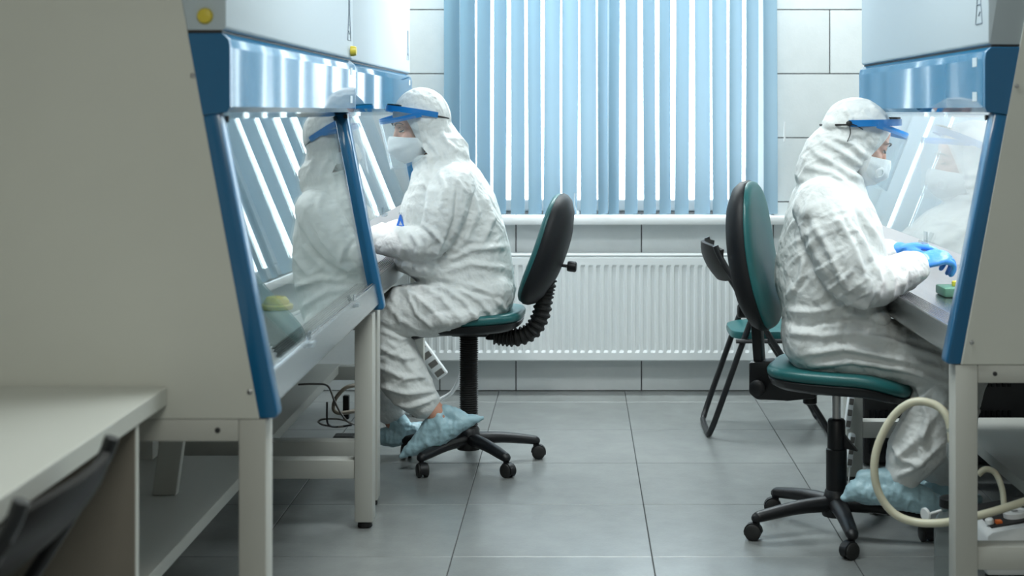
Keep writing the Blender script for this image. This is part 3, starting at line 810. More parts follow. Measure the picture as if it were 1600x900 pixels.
def person(P):
    F0 = P['face']                                  # -1 faces left, +1 faces right
    Y0 = P['Y']; t = thing('person', P['label'], 'person', P['root'])
    pt = lambda q: at(q[0], q[1], Y0+(q[2] if len(q) > 2 else 0))
    al, be = P['pitch'], P['yaw']
    fw = Vector((F0*math.cos(be), -math.sin(be), 0))
    sd_ = Vector((0, 0, 1)).cross(fw)               # one side of the head
    if sd_.y > 0: sd_ = -sd_                         # sd_ points to the camera side
    F = (fw*math.cos(al)-Vector((0, 0, 1))*math.sin(al)).normalized()
    U = (fw*math.sin(al)+Vector((0, 0, 1))*math.cos(al)).normalized()
    hc = pt(P['head'])
    H = lambda f, s, u: hc+F*f+sd_*s+U*u
    EL = lambda bm, c, r, seg=16: ellipsoid(bm, H(*c), (F*r[0], sd_*r[1], U*r[2]), seg)
    bones = []
    def limbs(bm, shrink):
        for ch in P['limbs']:
            pts = [pt(q) for q in ch]; rr = [q[3]*shrink for q in ch]
            tube(bm, pts, rr, 16, 4, caps='round')
            if shrink == 1.0:
                for a, c in zip(pts[:-1], pts[1:]): bones.append((a, c))
    def torso(bm, shrink):
        rings = []
        for fx, fy, bx, by, lat, dz in P['torso']:
            a = at(fx, fy, Y0+dz); c = at(bx, by, Y0+dz); m_ = (a+c)/2; hv = (a-c)/2*shrink
            ring = []
            for k in range(28):
                th = 2*PI*k/28; co, si = math.cos(th), math.sin(th)
                ring.append(m_+hv*math.copysign(abs(co)**.85, co)+Vector((0, lat*shrink*math.copysign(abs(si)**.85, si), 0)))
            rings.append(ring)
        loft(bm, rings)
    # --- body under the clothes: continuous figure with head, neck, torso, limbs
    bm = NB(); torso(bm, .80); limbs(bm, .70)
    EL(bm, (-.012, 0, .030), (.096, .074, .086)); EL(bm, (.030, 0, -.035), (.062, .060, .084))
    EL(bm, (.066, 0, -.098), (.026, .028, .020)); EL(bm, (.040, 0, -.090), (.045, .050, .026))
    EL(bm, (.066, 0, .026), (.022, .050, .016))
    for s in (-1, 1):
        EL(bm, (.060, s*.042, -.030), (.026, .022, .022)); EL(bm, (.0695, s*.035, .006), (.0145, .0175, .0135))
        EL(bm, (.00, s*.074, -.01), (.016, .008, .03)); EL(bm, (.094, s*.009, -.045), (.012, .009, .008))
    tube(bm, [H(.080, 0, .012), H(.092, 0, -.008), H(.106, 0, -.034), H(.108, 0, -.042)], [.010, .0095, .011, .011], 10, 3, caps='round')
    EL(bm, (.084, 0, -.068), (.014, .022, .006)); EL(bm, (.082, 0, -.078), (.014, .019, .006))
    nk = pt(P['neck']); tube(bm, [H(-.02, 0, -.02), (H(-.03, 0, -.10)+nk)/2, nk], [.056, .052, .07], 16, 4, caps='round')
    for w_, e in P['ankles']:
        tube(bm, [pt(w_), pt(e)], [.038, .040], 14, 1, caps='round')
    body, _ = organic('body', bm, .0042, 5, M['skin'], t)
    # --- coverall with hood
    bm = NB(); torso(bm, 1.0); limbs(bm, 1.0)
    EL(bm, (-.022, 0, .018), (.112, .099, P.get('hood_up', .117)), 24)
    tube(bm, [H(-.02, 0, -.03), H(-.045, 0, -.10), pt(P['neck'])], [.098, .100, .115], 20, 4, caps='round')
    for q in P.get('puff', ()): ellipsoid(bm, pt(q), (Vector((q[3], 0, 0)), Vector((0, q[4], 0)), Vector((0, 0, q[5]))))
    folds = P['folds']
    seed = P['seed']
    def disp(co, no):
        # local limb direction
        best = np.full(len(co), 9.0); dirv = np.zeros_like(co); ends = np.zeros(len(co))
        for a, c in bones:
            a = np.array(a); c = np.array(c); v = c-a; L2 = (v*v).sum(); tt = np.clip(((co-a)@v)/L2, 0, 1)
            d = np.sqrt(((co-(a+tt[:, None]*v))**2).sum(1)); k = d < best
            best[k] = d[k]; dirv[k] = v/np.sqrt(L2)
        along = (co*dirv).sum(1); perp = co-along[:, None]*dirv
        wob = vnoise(co*7, seed+3)*2.0
        q = np.stack([along*21+wob, perp[:, 0]*3.6+perp[:, 2]*2.4, perp[:, 1]*3.6+perp[:, 2]*2.4], 1)
        q2 = np.stack([along*44+wob*2, perp[:, 0]*7+perp[:, 2]*4, perp[:, 1]*7], 1)
        amp = .2+.8*np.clip((vnoise(co*5.5, seed+5)-.32)*2.6, 0, 1)
        wp = co+np.stack([vnoise(co*9, seed+21), vnoise(co*9, seed+22), vnoise(co*9, seed+23)], 1)*.06
        d = .0078*amp*(ridged(q, seed)**2.5-.3)+.0030*amp*(ridged(q2, seed+1)**2.5-.3)
        d += .0058*(.25+.75*amp)*(ridged(wp*6.5, seed+7)**2-.33)+  .0026*amp*(ridged(wp*13+3, seed+9)**1.5-.4)
        d += .016*(vnoise(co*6, seed+13)-.5)
        hd = np.sqrt(((co-np.array(hc))**2).sum(1)); k = np.clip((hd-.10)/.10, .30, 1); d *= k
        # drawn folds on the side seen
        Yc = co[:, 1]; px = CXP+co[:, 0]*FPX/Yc; py = CYP+(CAMH-co[:, 2])*FPX/Yc
        wgt = np.clip(-no[:, 1]*1.6+.15, 0, 1)
        for (pl, am, wd) in folds:
            best = np.full(len(co), 1e9); tb = np.zeros(len(co)); n_ = len(pl)-1
            for i in range(n_):
                ax, ay = pl[i]; bx, by = pl[i+1]; vx, vy = bx-ax, by-ay; L2 = vx*vx+vy*vy
                tt = np.clip(((px-ax)*vx+(py-ay)*vy)/L2, 0, 1)
                dd = np.hypot(px-ax-tt*vx, py-ay-tt*vy); kk = dd < best; best[kk] = dd[kk]; tb[kk] = (i+tt[kk])/n_
            fade = np.clip(np.minimum(tb, 1-tb)*5+.25, 0, 1)
            d += wgt*fade*am*.0021*(np.exp(-(best/(wd*1.15))**2)-.45*np.exp(-(best/(wd*2.6))**2))
        return d
    def post(b2):
        # cut the face opening of the hood
        g1, gu0, gu1 = .20, -.112, P['brow_edge']
        def loc(v): r = v-hc; return r.dot(F), r.dot(sd_), r.dot(U)
        def sel(): return [f for f in b2.faces if (f.calc_center_median()-hc).length < .19 and loc(f.calc_center_median())[0] > -.02]
        def cut(co, no):
            fs = sel(); ge = list({e for f in fs for e in f.edges}); gv = list({v for f in fs for v in f.verts})
            bmesh.ops.bisect_plane(b2, geom=gv+ge+fs, plane_co=co, plane_no=no, dist=1e-5)
        cut(H(.033, 0, -.075), (F-U*g1).normalized()); cut(H(0, 0, gu1), U); cut(H(0, 0, gu0), U)
        kill = []
        for f in sel():
            a, s, u = loc(f.calc_center_median())
            if gu0 < u < gu1 and a > .033+(u+.075)*g1: kill.append(f)
        bmesh.ops.delete(b2, geom=kill, context='FACES')
        rim = [e for e in b2.edges if e.is_boundary]
        r = bmesh.ops.extrude_edge_only(b2, edges=rim)
        for v in [g for g in r['geom'] if isinstance(g, bmesh.types.BMVert)]:
            v.co += (H(.0, 0, -.04)-v.co).normalized()*.012
    suit, tree = organic('coverall', bm, .0056, 4, M['suit'], t, disp, post)
    tag(suit, 'crumpled white hooded coverall')
    # --- eyes and brows
    for s in (-1, 1):
        b = NB(); tube(b, [H(.0775, s*.020, .003), H(.0840, s*.030, -.0005), H(.0810, s*.041, -.0005), H(.0720, s*.051, .003)], [.0010, .0026, .0030, .0015], 8, 4, caps='round')
        obj('eyelashes', b, M['lash'], body, smooth=True)
        b = NB(); tube(b, [H(.0790, s*.022, .011), H(.0835, s*.031, .0135), H(.0800, s*.041, .013), H(.0715, s*.049, .009)], [.0006, .0011, .0011, .0006], 8, 4, caps='round')
        obj('lid_crease', b, M['brow'], body, smooth=True)
        b = NB(); tube(b, [H(.0895, s*.015, .025), H(.0880, s*.029, .0315), H(.0800, s*.043, .0315), H(.0680, s*.054, .022)], [.0016, .0028, .0026, .001], 8, 4, caps='round')
        obj('eyebrow', b, M['brow'], body, smooth=True)
        b = NB(); ellipsoid(b, H(.0710, s*.035, -.0005), (F*.0115, sd_*.0135, U*.006), 12)
        obj('eye', b, M['eyew'], body, smooth=True)
    # --- respirator
    b = NB(); nu, nv = 26, 14; G0, G1 = [], []
    for j in range(nv+1):
        v = j/nv; r0, r1 = [], []
        for i in range(nu+1):
            th = (i/nu*2-1)*1.50; c, s = math.cos(th), math.sin(th)
            ut = -.010-.034*(1-c)**.8+.0; ub = P.get('mask_low', -.126)+.022*(1-c)
            bul = math.sin(PI*min(1, .08+.92*v))
            f = .022+.088*c*(1+.20*bul)-.022*v*v*c+.012*math.exp(-(th/.22)**2)*(.3+bul)
            y = .076*s*(1+.06*bul)-.010*s*v*v; u = ut+(ub-ut)*v
            cr = .0025*math.sin(v*17+3*abs(th))*bul
            r0.append(b.verts.new(H(f+cr, y, u))); r1.append(b.verts.new(H(f+cr-.004, y*.96, u)))
        G0.append(r0); G1.append(r1)
    for G in (G0, G1):
        for j in range(nv):
            for i in range(nu): b.faces.new((G[j][i], G[j][i+1], G[j+1][i+1], G[j+1][i]))
    for j in range(nv):
        for i in (0, nu): b.faces.new((G0[j][i], G0[j+1][i], G1[j+1][i], G1[j][i]))
    for i in range(nu):
        for j in (0, nv): b.faces.new((G0[j][i], G0[j][i+1], G1[j][i+1], G1[j][i]))
    msk = obj('mask', b, M['mask'], t, smooth=60); tag(msk, 'white moulded face mask')
    if P['valve']:
        ax = (F*.62+sd_*.78-U*.05).normalized()
        obj('valve', lathe(NB(), [(.020, -.004), (.020, .004), (.017, .007), (.012, .0075), (.011, .005), (.004, .005)], H(.094, .050, -.066), ax, 20), M['mask'], msk, smooth=40)
    for s in (-1, 1):
        b = NB(); tube(b, [H(.030, s*.074, -.046), H(.005, s*.082, -.030), H(-.01, s*.086, .0)], .0022, 6, 4)
        tube(b, [H(.028, s*.072, -.104), H(.005, s*.080, -.09), H(-.01, s*.086, -.07)], .0022, 6, 4)
        obj('ear_loop', b, M['mask'], msk, smooth=True)
    # --- face shield: headband, visor frame, clear visor, elastic strap
    bp_ = P['band_pitch']; fb = (fw*math.cos(bp_)+Vector((0, 0, 1))*math.sin(bp_)); ub = (-fw*math.sin(bp_)+Vector((0, 0, 1))*math.cos(bp_))
    bc = H(*P['band_c'])
    vp = P['visor_pitch']; fv = (fw*math.cos(vp)+Vector((0, 0, 1))*math.sin(vp)); uv = (-fw*math.sin(vp)+Vector((0, 0, 1))*math.cos(vp))
    def arc(cen, f_, u_, a, bb, h0, h1, th, deg, n_=40, extra=None):
        b = NB(); rows = []
        for i in range(n_+1):
            w = math.radians(-deg+2*deg*i/n_); c, s = math.cos(w), math.sin(w)
            hh0, hh1 = (h0, h1) if extra is None else extra(w)
            q = [cen+f_*(a*c)+sd_*(bb*s)+u_*hh0, cen+f_*(a*c)+sd_*(bb*s)+u_*hh1,
                 cen+f_*((a+th)*c)+sd_*((bb+th)*s)+u_*hh1, cen+f_*((a+th)*c)+sd_*((bb+th)*s)+u_*hh0]
            rows.append([b.verts.new(p) for p in q])
        for A, B in zip(rows[:-1], rows[1:]):
            for k in range(4): b.faces.new((A[k], A[(k+1) % 4], B[(k+1) % 4], B[k]))
        b.faces.new(rows[0]); b.faces.new(rows[-1][::-1])
        return b
    hb = obj('face_shield', arc(bc, fb, ub, .1235, .1065, -.0105, .0105,   .003, P.get('knot_deg', 112)), M['shield'], t, smooth=40)
    tag(hb, 'blue headband with clear visor')
    obj('foam', arc(bc, fb, ub, .108, .094, .004, .0165, .014, 38), M['rubber'], hb, smooth=40)
    vc = bc-fb*.0
    obj('visor_frame', arc(vc, fv, uv, .150, .1095, -.009, .009, .003, 82), M['shield'], hb, smooth=40)
    # visor sheet hangs from the frame
    b = NB(); n_, nz = 36, 10; rows = []
    dn = P['visor_dir']; dv = (fw*math.cos(dn)+Vector((0, 0, 1))*math.sin(dn))
    rows2 = []
    for i in range(n_+1):
        w = math.radians(-74+148*i/n_); c, s = math.cos(w), math.sin(w); col, col2 = [], []
        for j in range(nz+1):
            L = P['visor_len']*(j/nz)*(1-.20*abs(w/1.3)**4)
            p = vc+fv*(.1545*c)+sd_*(.113*s)+dv*L
            col.append(b.verts.new(p)); col2.append(b.verts.new(p+(fv*c+sd_*s)*.0008))
        rows.append(col); rows2.append(col2)
    for R_ in (rows,):
        for A, B in zip(R_[:-1], R_[1:]):
            for j in range(nz): b.faces.new((A[j], B[j], B[j+1], A[j+1]))
    for A, B in zip(rows2[:-1], rows2[1:]):
        for j in range(nz): b.faces.new((A[j], A[j+1], B[j+1], B[j]))
    vz = obj('visor', b, M['visor'], hb, smooth=40); tag(vz, 'clear plastic visor')
    b = NB(); pts = []
    for i in range(22):
        w = math.radians(P.get('knot_deg', 110)+(360-2*P.get('knot_deg', 110))*i/21); pts.append(bc+fb*(.1225*P.get('strap', 1)*math.cos(w))+sd_*(.1065*P.get('strap', 1)*math.sin(w))+ub*(-.004))
    tube(b, pts, .0032, 8, 2); obj('strap', b, M['rubber'], hb, smooth=True)
    if P.get('knot'):
        w = math.radians(P['knot_deg']); kp = bc+fb*(.127*math.cos(w))+sd_*(.115*math.sin(w))
        b = NB(); ellipsoid(b, kp, (fw*.010, sd_*.006, Vector((0, 0, .009))), 10)
        tube(b, [kp, kp-Vector((0, 0, .03))+fw*.003+sd_*.004, kp-Vector((0, 0, .056))-fw*.006+sd_*.002], .0016, 6, 4, caps='round')
        tube(b, [kp, kp-Vector((0, 0, .006))+fw*.02+sd_*.004, kp-Vector((0, 0, .018))+fw*.042+sd_*.002], .0016, 6, 4, caps='round')
        tag(obj('strap_knot', b, M['rubber'], hb, smooth=True), 'black knot with two loose ends')
    # --- gloves
    for g in P['hands']:
        b = NB(); hand_shape(b, pt(g['w']), Vector(g['d']), Vector(g['n']), Vector(g['side']), g['curl'], thumb=g.get('thumb', (.5, .6)), k=g.get('k', 1.0))
        def gd(co, no): return .0016*(ridged(co*60, 3)-.5)
        o, _ = organic('glove', b, .0028, 3, M['glove'], t, gd)
        tag(o, 'blue nitrile glove')
    # --- overshoes
    for i, sc in enumerate(P['shoes']):
        b = NB()
        for ch in sc:
            tube(b, [pt(q) for q in ch], [q[3] for q in ch], 14, 4, caps='round', flat=(1.0, .92))
        def sdp(co, no):
            f1, f2 = voro(co*22, 31+i); g1, g2 = voro(co*55, 37+i)
            return .007*(f1-.5)+.003*(g1-.5)+.004*(ridged(co*np.array([60, 20, 25]), 5)-.5)
        o, _ = organic('shoe_cover', b, .0045, 4, M['cover'], t, sdp)
        tag(o, 'thin pale blue plastic overshoe')
    return t, tree, suit

P1 = dict(face=-1, Y=5.71, root=(-.35, 5.71, 0), label='person in white hooded coverall, mask and face shield, facing left at the far left cabinet',
    pitch=math.radians(17), brow_edge=.055, yaw=math.radians(22), head=(653, 195), neck=(690, 246), seed=3,
    torso=[(705, 503, 790, 497, .12, 0), (680, 480, 801, 478, .165, 0), (655, 447, 804, 452, .185, 0), (636, 420, 802, 425, .185, 0), (630, 388, 797, 388, .18, 0), (626, 350, 788, 348, .185, 0),
           (630, 320, 773, 308, .19, 0), (641, 290, 751, 268, .175, 0), (648, 266, 728, 242, .115, 0), (652, 250, 708, 222, .085, 0)],
    limbs=[[(712, 285, -.13, .080), (704, 300, -.165, .082), (693, 342, -.195, .076), (672, 378, -.20, .070), (632, 380, -.165, .062), (596, 376, -.11, .050), (578, 376, -.09, .042)],
           [(705, 285, .13, .080), (690, 300, .165, .080), (668, 340, .20, .072), (648, 372, .19, .064), (618, 368, .15, .056), (590, 368, .09, .044)],
           [(758, 462, -.09, .107), (720, 473, -.115, .110), (668, 482, -.13, .106), (612, 488, -.13, .085), (602, 505, -.12, .080), (612, 545, -.12, .086), (630, 588, -.12, .088), (648, 614, -.12, .078), (660, 628, -.12, .060)],
           [(672, 498, -.205, .034), (702, 497, -.215, .033), (738, 491, -.205, .026)],
           [(758, 462, .075, .105), (720, 472, .09, .104), (665, 480, .11, .098), (606, 487, .12, .083), (596, 505, .12, .080), (590, 550, .12, .082), (596, 600, .12, .080), (610, 640, .12, .062)]],
    puff=[(668, 414, -.075, .100, .135, .052), (642, 410, -.06, .062, .13, .040)],
    ankles=[((664, 626, -.12), (688, 654, -.12)), ((608, 636, .12), (618, 660, .12))],
    folds=[([(640, 440), (690, 442), (745, 455), (790, 470)], -9, 4), ([(620, 445), (660, 470), (690, 500)], 5, 4), ([(650, 442), (690, 465), (725, 505)], 5, 4), ([(680, 442), (725, 470), (755, 510)], 6, 4), ([(710, 446), (750, 470), (778, 505)], 5, 4),
           ([(635, 455), (650, 490), (680, 515)], 5, 3), ([(600, 470), (625, 500), (660, 520)], 5, 4), ([(735, 445), (775, 465), (795, 490)], 6, 4),
           ([(715, 290), (712, 340), (700, 385)], -11, 5), ([(735, 290), (745, 330), (728, 375), (700, 402)], 8, 6), ([(700, 410), (735, 390), (790, 385)], 8, 5), ([(690, 425), (735, 412), (795, 420)], 7, 5), ([(760, 300), (770, 340), (755, 380)], 7, 5),
           ([(660, 270), (672, 300), (668, 340)], 7, 5), ([(685, 265), (695, 295), (690, 330)], 6, 5), ([(640, 360), (655, 385), (650, 402)], 7, 4), ([(620, 355), (630, 380), (625, 402)], 6, 4), ([(675, 360), (690, 380), (680, 402)], 8, 4), ([(655, 352), (675, 372), (672, 400)], -6, 4),
           ([(590, 540), (625, 560), (650, 560)], 7, 4), ([(588, 570), (630, 590), (668, 590)], 7, 4), ([(590, 600), (635, 615), (685, 610)], 8, 4), ([(610, 535), (640, 575), (675, 605)], 6, 4), ([(600, 625), (640, 635), (680, 622)], 7, 4), ([(592, 515), (625, 530), (640, 528)], 7, 4),
           ([(665, 215), (680, 230), (690, 250)], 6, 4), ([(650, 232), (668, 245), (672, 268)], 6, 4), ([(690, 205), (698, 222), (712, 232)], 6, 4)],
    band_pitch=math.radians(9), band_c=(-.015, 0, .042), visor_pitch=math.radians(-13), visor_dir=math.radians(-104), visor_len=.185, valve=False,
    hands=[dict(w=(576, 376, -.09), d=(-.95, .25, -.25), n=(-.2, 0, 1), side=(0, .9, .4), curl=(.5, .55, .6, .65)), dict(w=(588, 368, .09), d=(-.95, -.2, -.2), n=(-.2, 0, 1), side=(0, -.9, .4), curl=(.5, .5, .6, .6))],
    shoes=[[[(628, 712, -.12, .012), (650, 698, -.12, .034), (688, 676, -.12, .050), (722, 660, -.12, .036), (752, 653, -.12, .010)], [(684, 652, -.12, .042), (692, 668, -.12, .052)], [(698, 642, -.12, .026), (722, 656, -.12, .034)], [(655, 690, -.12, .034), (680, 664, -.12, .046)]],
           [[(585, 685, .12, .020), (610, 682, .12, .045), (650, 676, .12, .045), (680, 670, .12, .02)], [(618, 655, .12, .044), (630, 674, .12, .048)]]])
P2 = dict(face=1, Y=4.77, root=(.86, 4.77, 0), label='person in white hooded coverall and blue gloves, facing right at the lit right hand cabinet',
    pitch=math.radians(31), brow_edge=.080, strap=1.07, yaw=math.radians(-4), head=(1344, 217), mask_low=-.121, hood_up=.103, knot_deg=121, neck=(1298, 268), seed=17,
    torso=[(1325, 577, 1240, 570, .12, 0), (1352, 560, 1226, 552, .165, 0), (1375, 530, 1220, 525, .185, 0), (1383, 498, 1221, 496, .18, 0), (1384, 450, 1217, 445, .185, 0), (1381, 400, 1219, 392, .19, 0),
           (1373, 352, 1230, 338, .19, 0), (1362, 325, 1245, 295, .175, 0), (1354, 306, 1262, 264, .115, 0), (1350, 292, 1282, 240, .085, 0)],
    limbs=[[(1282, 318, -.13, .082), (1288, 335, -.165, .088), (1312, 395, -.20, .086), (1342, 440, -.21, .076), (1372, 440, -.19, .068), (1400, 430, -.15, .058), (1420, 420, -.12, .048), (1428, 416, -.11, .043)],
           [(1300, 318, .13, .080), (1310, 335, .165, .080), (1340, 390, .19, .072), (1362, 412, .18, .062), (1374, 404, .10, .052), (1386, 395, .06, .042)],
           [(1275, 526, -.075, .100), (1320, 535, -.09, .102), (1390, 550, -.11, .096), (1452, 566, -.12, .088), (1472, 580, -.12, .086), (1466, 620, -.12, .086), (1446, 672, -.12, .092), (1424, 712, -.12, .086), (1412, 738, -.12, .062)],
           [(1275, 526, .075, .100), (1320, 535, .09, .102), (1400, 550, .11, .096), (1480, 566, .12, .088), (1494, 584, .12, .086), (1490, 630, .12, .086), (1478, 690, .12, .086), (1468, 735, .12, .066)]],
    puff=[(1362, 490, -.04, .045, .15, .035), (1299, 196, -.02, .030, .06, .030)],
    ankles=[((1412, 735, -.12), (1410, 760, -.12)), ((1468, 735, .12), (1466, 760, .12))],
    folds=[([(1222, 502), (1260, 508), (1310, 500), (1375, 505)], -10, 5), ([(1225, 520), (1290, 525), (1370, 515)], 6, 5), ([(1230, 485), (1270, 488), (1320, 478)], 8, 5), ([(1225, 470), (1250, 440), (1260, 400)], 7, 5),
           ([(1262, 340), (1258, 390), (1285, 440)], -8, 6), ([(1300, 335), (1330, 380), (1350, 430)], 7, 5), ([(1275, 350), (1300, 400), (1325, 455)], 8, 5), ([(1320, 345), (1350, 385), (1375, 430)], 7, 5), ([(1345, 330), (1370, 370), (1382, 400)], 6, 5), ([(1290, 440), (1320, 470), (1365, 478)], 9, 5),
           ([(1385, 410), (1395, 435), (1390, 460)], 7, 4), ([(1405, 405), (1415, 425), (1410, 448)], 7, 4), ([(1365, 415), (1378, 440), (1370, 468)], 7, 4),
           ([(1250, 555), (1320, 545), (1400, 560), (1470, 575)], 7, 5), ([(1260, 572), (1330, 565), (1420, 580), (1480, 600)], 7, 4), ([(1330, 520), (1400, 535), (1470, 560)], 7, 5), ([(1300, 530), (1370, 545), (1440, 570)], -6, 5),
           ([(1430, 600), (1450, 650), (1440, 700)], 8, 5), ([(1480, 620), (1440, 680), (1395, 720)], 8, 6), ([(1460, 600), (1420, 650), (1392, 690)], 7, 5), ([(1470, 690), (1430, 730), (1400, 745)], 8, 5), ([(1390, 690), (1410, 720), (1440, 725)], 7, 4),
           ([(1270, 235), (1300, 255), (1345, 280)], 7, 5), ([(1285, 220), (1320, 240), (1350, 262)], 6, 4), ([(1262, 262), (1300, 268), (1335, 300)], 7, 5), ([(1300, 215), (1330, 225), (1355, 245)], 5, 4), ([(1320, 168), (1330, 185), (1328, 200)], 5, 4), ([(1360, 165), (1375, 180), (1385, 195)], 5, 4)],
    band_pitch=math.radians(1), band_c=(-.022, 0, .046), visor_pitch=math.radians(-17), visor_dir=math.radians(-112), visor_len=.185, valve=True, knot=True,
    hands=[dict(w=(1430, 411, -.11), d=(.92, .25, .20), n=(-.1, -.35, 1), side=(.1, .9, .35), curl=(.95, .95, .9, .9), thumb=(.35, .5), k=1.13),
           dict(w=(1395, 391, .05), d=(.94, -.12, .10), n=(-.1, -.5, .9), side=(.2, -.8, .2), curl=(.65, .6, .6, .6), thumb=(.4, .4), k=1.12)],
    shoes=[[[(1322, 777, -.12, .016), (1345, 765, -.12, .046), (1395, 768, -.12, .056), (1440, 780, -.12, .046), (1474, 790, -.12, .018)], [(1408, 745, -.12, .048), (1400, 765, -.12, .058)], [(1352, 748, -.12, .030), (1385, 750, -.12, .045)]],
           [[(1415, 768, .12, .03), (1450, 768, .12, .050), (1500, 775, .12, .045), (1525, 780, .12, .02)], [(1466, 748, .12, .046), (1466, 765, .12, .05)]]])
pers1, tree1, suit1 = person(P1)
pers2, tree2, suit2 = person(P2)

# chest emblem: blue triangle ring with a small line of grey marks above
def on_surface(tree, px, py):
    o = Vector((0, 0, CAMH)); d = (at(px, py, 5)-o).normalized()
    h = tree.ray_cast(o, d); return (h[0], h[1]) if h[0] else (at(px, py, 5.6), Vector((-.5, -.8, 0)))
p, n = on_surface(tree1, 628, 347)
n = (n*.4+Vector((-.38, -.92, .0))*.6).normalized(); p = p+n*.004
ex = n.cross(Vector((0, 0, 1))).normalized(); ez = ex.cross(n).normalized()
if ex.x < 0: ex = -ex
b = NB()
tri = [(-.025, -.022), (.027, -.022), (-.004, .028)]; tin = [(-.011, -.012), (.011, -.012), (-.003, .009)]
def V2(q, h): return b.verts.new(p+ex*q[0]+ez*q[1]+n*h)
for h0, h1 in ((.000, .004),):
    o0 = [V2(q, h1) for q in tri]; i0 = [V2(q, h1) for q in tin]; o1 = [V2(q, h0-.005) for q in tri]; i1 = [V2(q, h0-.005) for q in tin]
    for k in range(3):
        j = (k+1) % 3
        b.faces.new((o0[k], o0[j], i0[j], i0[k])); b.faces.new((o1[k], i1[k], i1[j], o1[j])); b.faces.new((o0[k], o1[k], o1[j], o0[j])); b.faces.new((i0[k], i0[j], i1[j], i1[k]))
em = obj('chest_emblem', b, M['emblem'], suit1); b = NB()
w0 = [b.verts.new(p+ex*q[0]+ez*q[1]+n*.001) for q in tri]; w1 = [b.verts.new(p+ex*q[0]+ez*q[1]-n*.004) for q in tri]
b.faces.new(w0); b.faces.new(w1[::-1])
for k in range(3): b.faces.new((w0[k], w1[k], w1[(k+1) % 3], w0[(k+1) % 3]))
obj('emblem_ground', b, M['white'], suit1); tag(em, 'blue triangular emblem')
b = NB()
for q0, q1 in (((-.008, .030), (-.004, .036)), ((-.004, .036), (-.001, .030)), ((.003, .030), (.008, .036)), ((.003, .036), (.008, .030))):
    tube(b, [p+ex*q0[0]+ez*q0[1]+n*.004, p+ex*q1[0]+ez*q1[1]+n*.004], .0009, 5)
obj('chest_marks', b, M['ink'], suit1)

# ------------------------------------------------------------------ things in and under the cabinets
b = NB(); lathe(b, [(.045, 0), (.047, .003), (.047, .012), (.044, .014)], (-.86, 4.28, .773), segs=24)
dish = thing('dish', 'yellow round dish with a pale lid inside the near left cabinet', 'dish', (-.86, 4.28, .773))
obj('bowl', b, M['yellow'], dish, smooth=40)
obj('lid', lathe(NB(), [(.036, .015), (.036, .022), (.028, .034), (.022, .036)], (-.86, 4.28, .773), segs=24), M['yellow'], dish, smooth=40)

rack = thing('tube_rack', 'green plastic tube rack inside the right hand cabinet', 'rack', (1.19, 4.60, .772))
obj('tray', box(NB(), (1.105, 4.54, .773), (1.30, 4.66, .801), .005), M['green'], rack, smooth=40)
obj('base', box(NB(), (1.112, 4.548, .7725), (1.292, 4.652, .779)), M['dark'], rack)
for i, (x, y, m_) in enumerate(((1.15, 4.60, 'yellow'), (1.175, 4.58, 'orange'), (1.20, 4.62, 'yellow'))):
    tag(obj('tube_cap', lathe(NB(), [(.008, 0), (.009, .002), (.009, .014), (.006, .016)], (x, y, .801), segs=14), M[m_], rack, smooth=40), ('yellow' if m_ == 'yellow' else 'orange')+' screw cap')

# silicone tube looped on the right
tb = NB()
pts = [(1487, 690, 4.02), (1485, 668, 4.02), (1478, 648, 4.03), (1460, 632, 4.05), (1428, 628, 4.07), (1398, 648, 4.09), (1374, 690, 4.10), (1366, 732, 4.10), (1374, 772, 4.10), (1398, 803, 4.09), (1432, 816, 4.07), (1470, 817, 4.04), (1505, 811, 4.01), (1550, 800, 4.01), (1600, 784, 4.05), (1660, 765, 4.1)]
tube(tb, [at(*q) for q in pts], .0112, 12, 5)
o = thing('tubing', 'cream silicone tube hanging in a wide loop beside the right stand leg', 'tube', at(1430, 817, 4.07))
obj('hose', tb, M['tube'], o, smooth=True)
b = NB(); a = at(1486, 668, 4.02); c = at(1487, 724, 4.02)
lathe(b, [(.0125, 0), (.0125, .010), (.0095, .012), (.0095, .040), (.013, .042), (.013, .075), (.006, .085)], a, (c-a), 16)
tag(obj('connector', b, M['clip'], o, smooth=40), 'clear connector piece')
b = NB(); q = [(1528, 742, 4.35), (1540, 733, 4.35), (1556, 740, 4.35), (1566, 765, 4.33), (1569, 793, 4.30)]
tube(b, [at(*k) for k in q], .009, 10, 5)
tag(obj('drain_hose', b, M['tube'], None, smooth=True), 'short cream hose arching down onto the white pump', 'tube')

bx = at(1486, 840, 4.15).x
bot = thing('waste_bottle', 'clear glass waste bottle on the floor behind the right stand leg', 'bottle', (bx, 4.15, 0))
obj('glass', lathe(NB(), [(.040, .002), (.046, .008), (.046, .190), (.040, .215), (.026, .232), (.026, .250)], (bx, 4.15, 0), segs=28), M['bottle'], bot, smooth=40)
obj('cap', lathe(NB(), [(.032, .245), (.032, .268), (.026, .272), (.012, .274)], (bx, 4.15, 0), segs=24), M['plastic'], bot, smooth=40)
b = NB(); vpnt = at(1446, 804, 4.15); tube(b, [vpnt+Vector((.004, 0, 0)), vpnt+Vector((.045, 0, .012))], .0035, 8)
lathe(b, [(.017, -.004), (.019, -.002), (.019, .003), (.012, .006)], vpnt, (1, .5, .1), 18)
tag(obj('valve', b, M['white'], bot, smooth=40), 'white valve wheel')
obj('bottle_neck_joint', tube(NB(), [(bx-.03, 4.15, .262), (bx, 4.15, .262)], .006, 8), M['chrome'], bot)

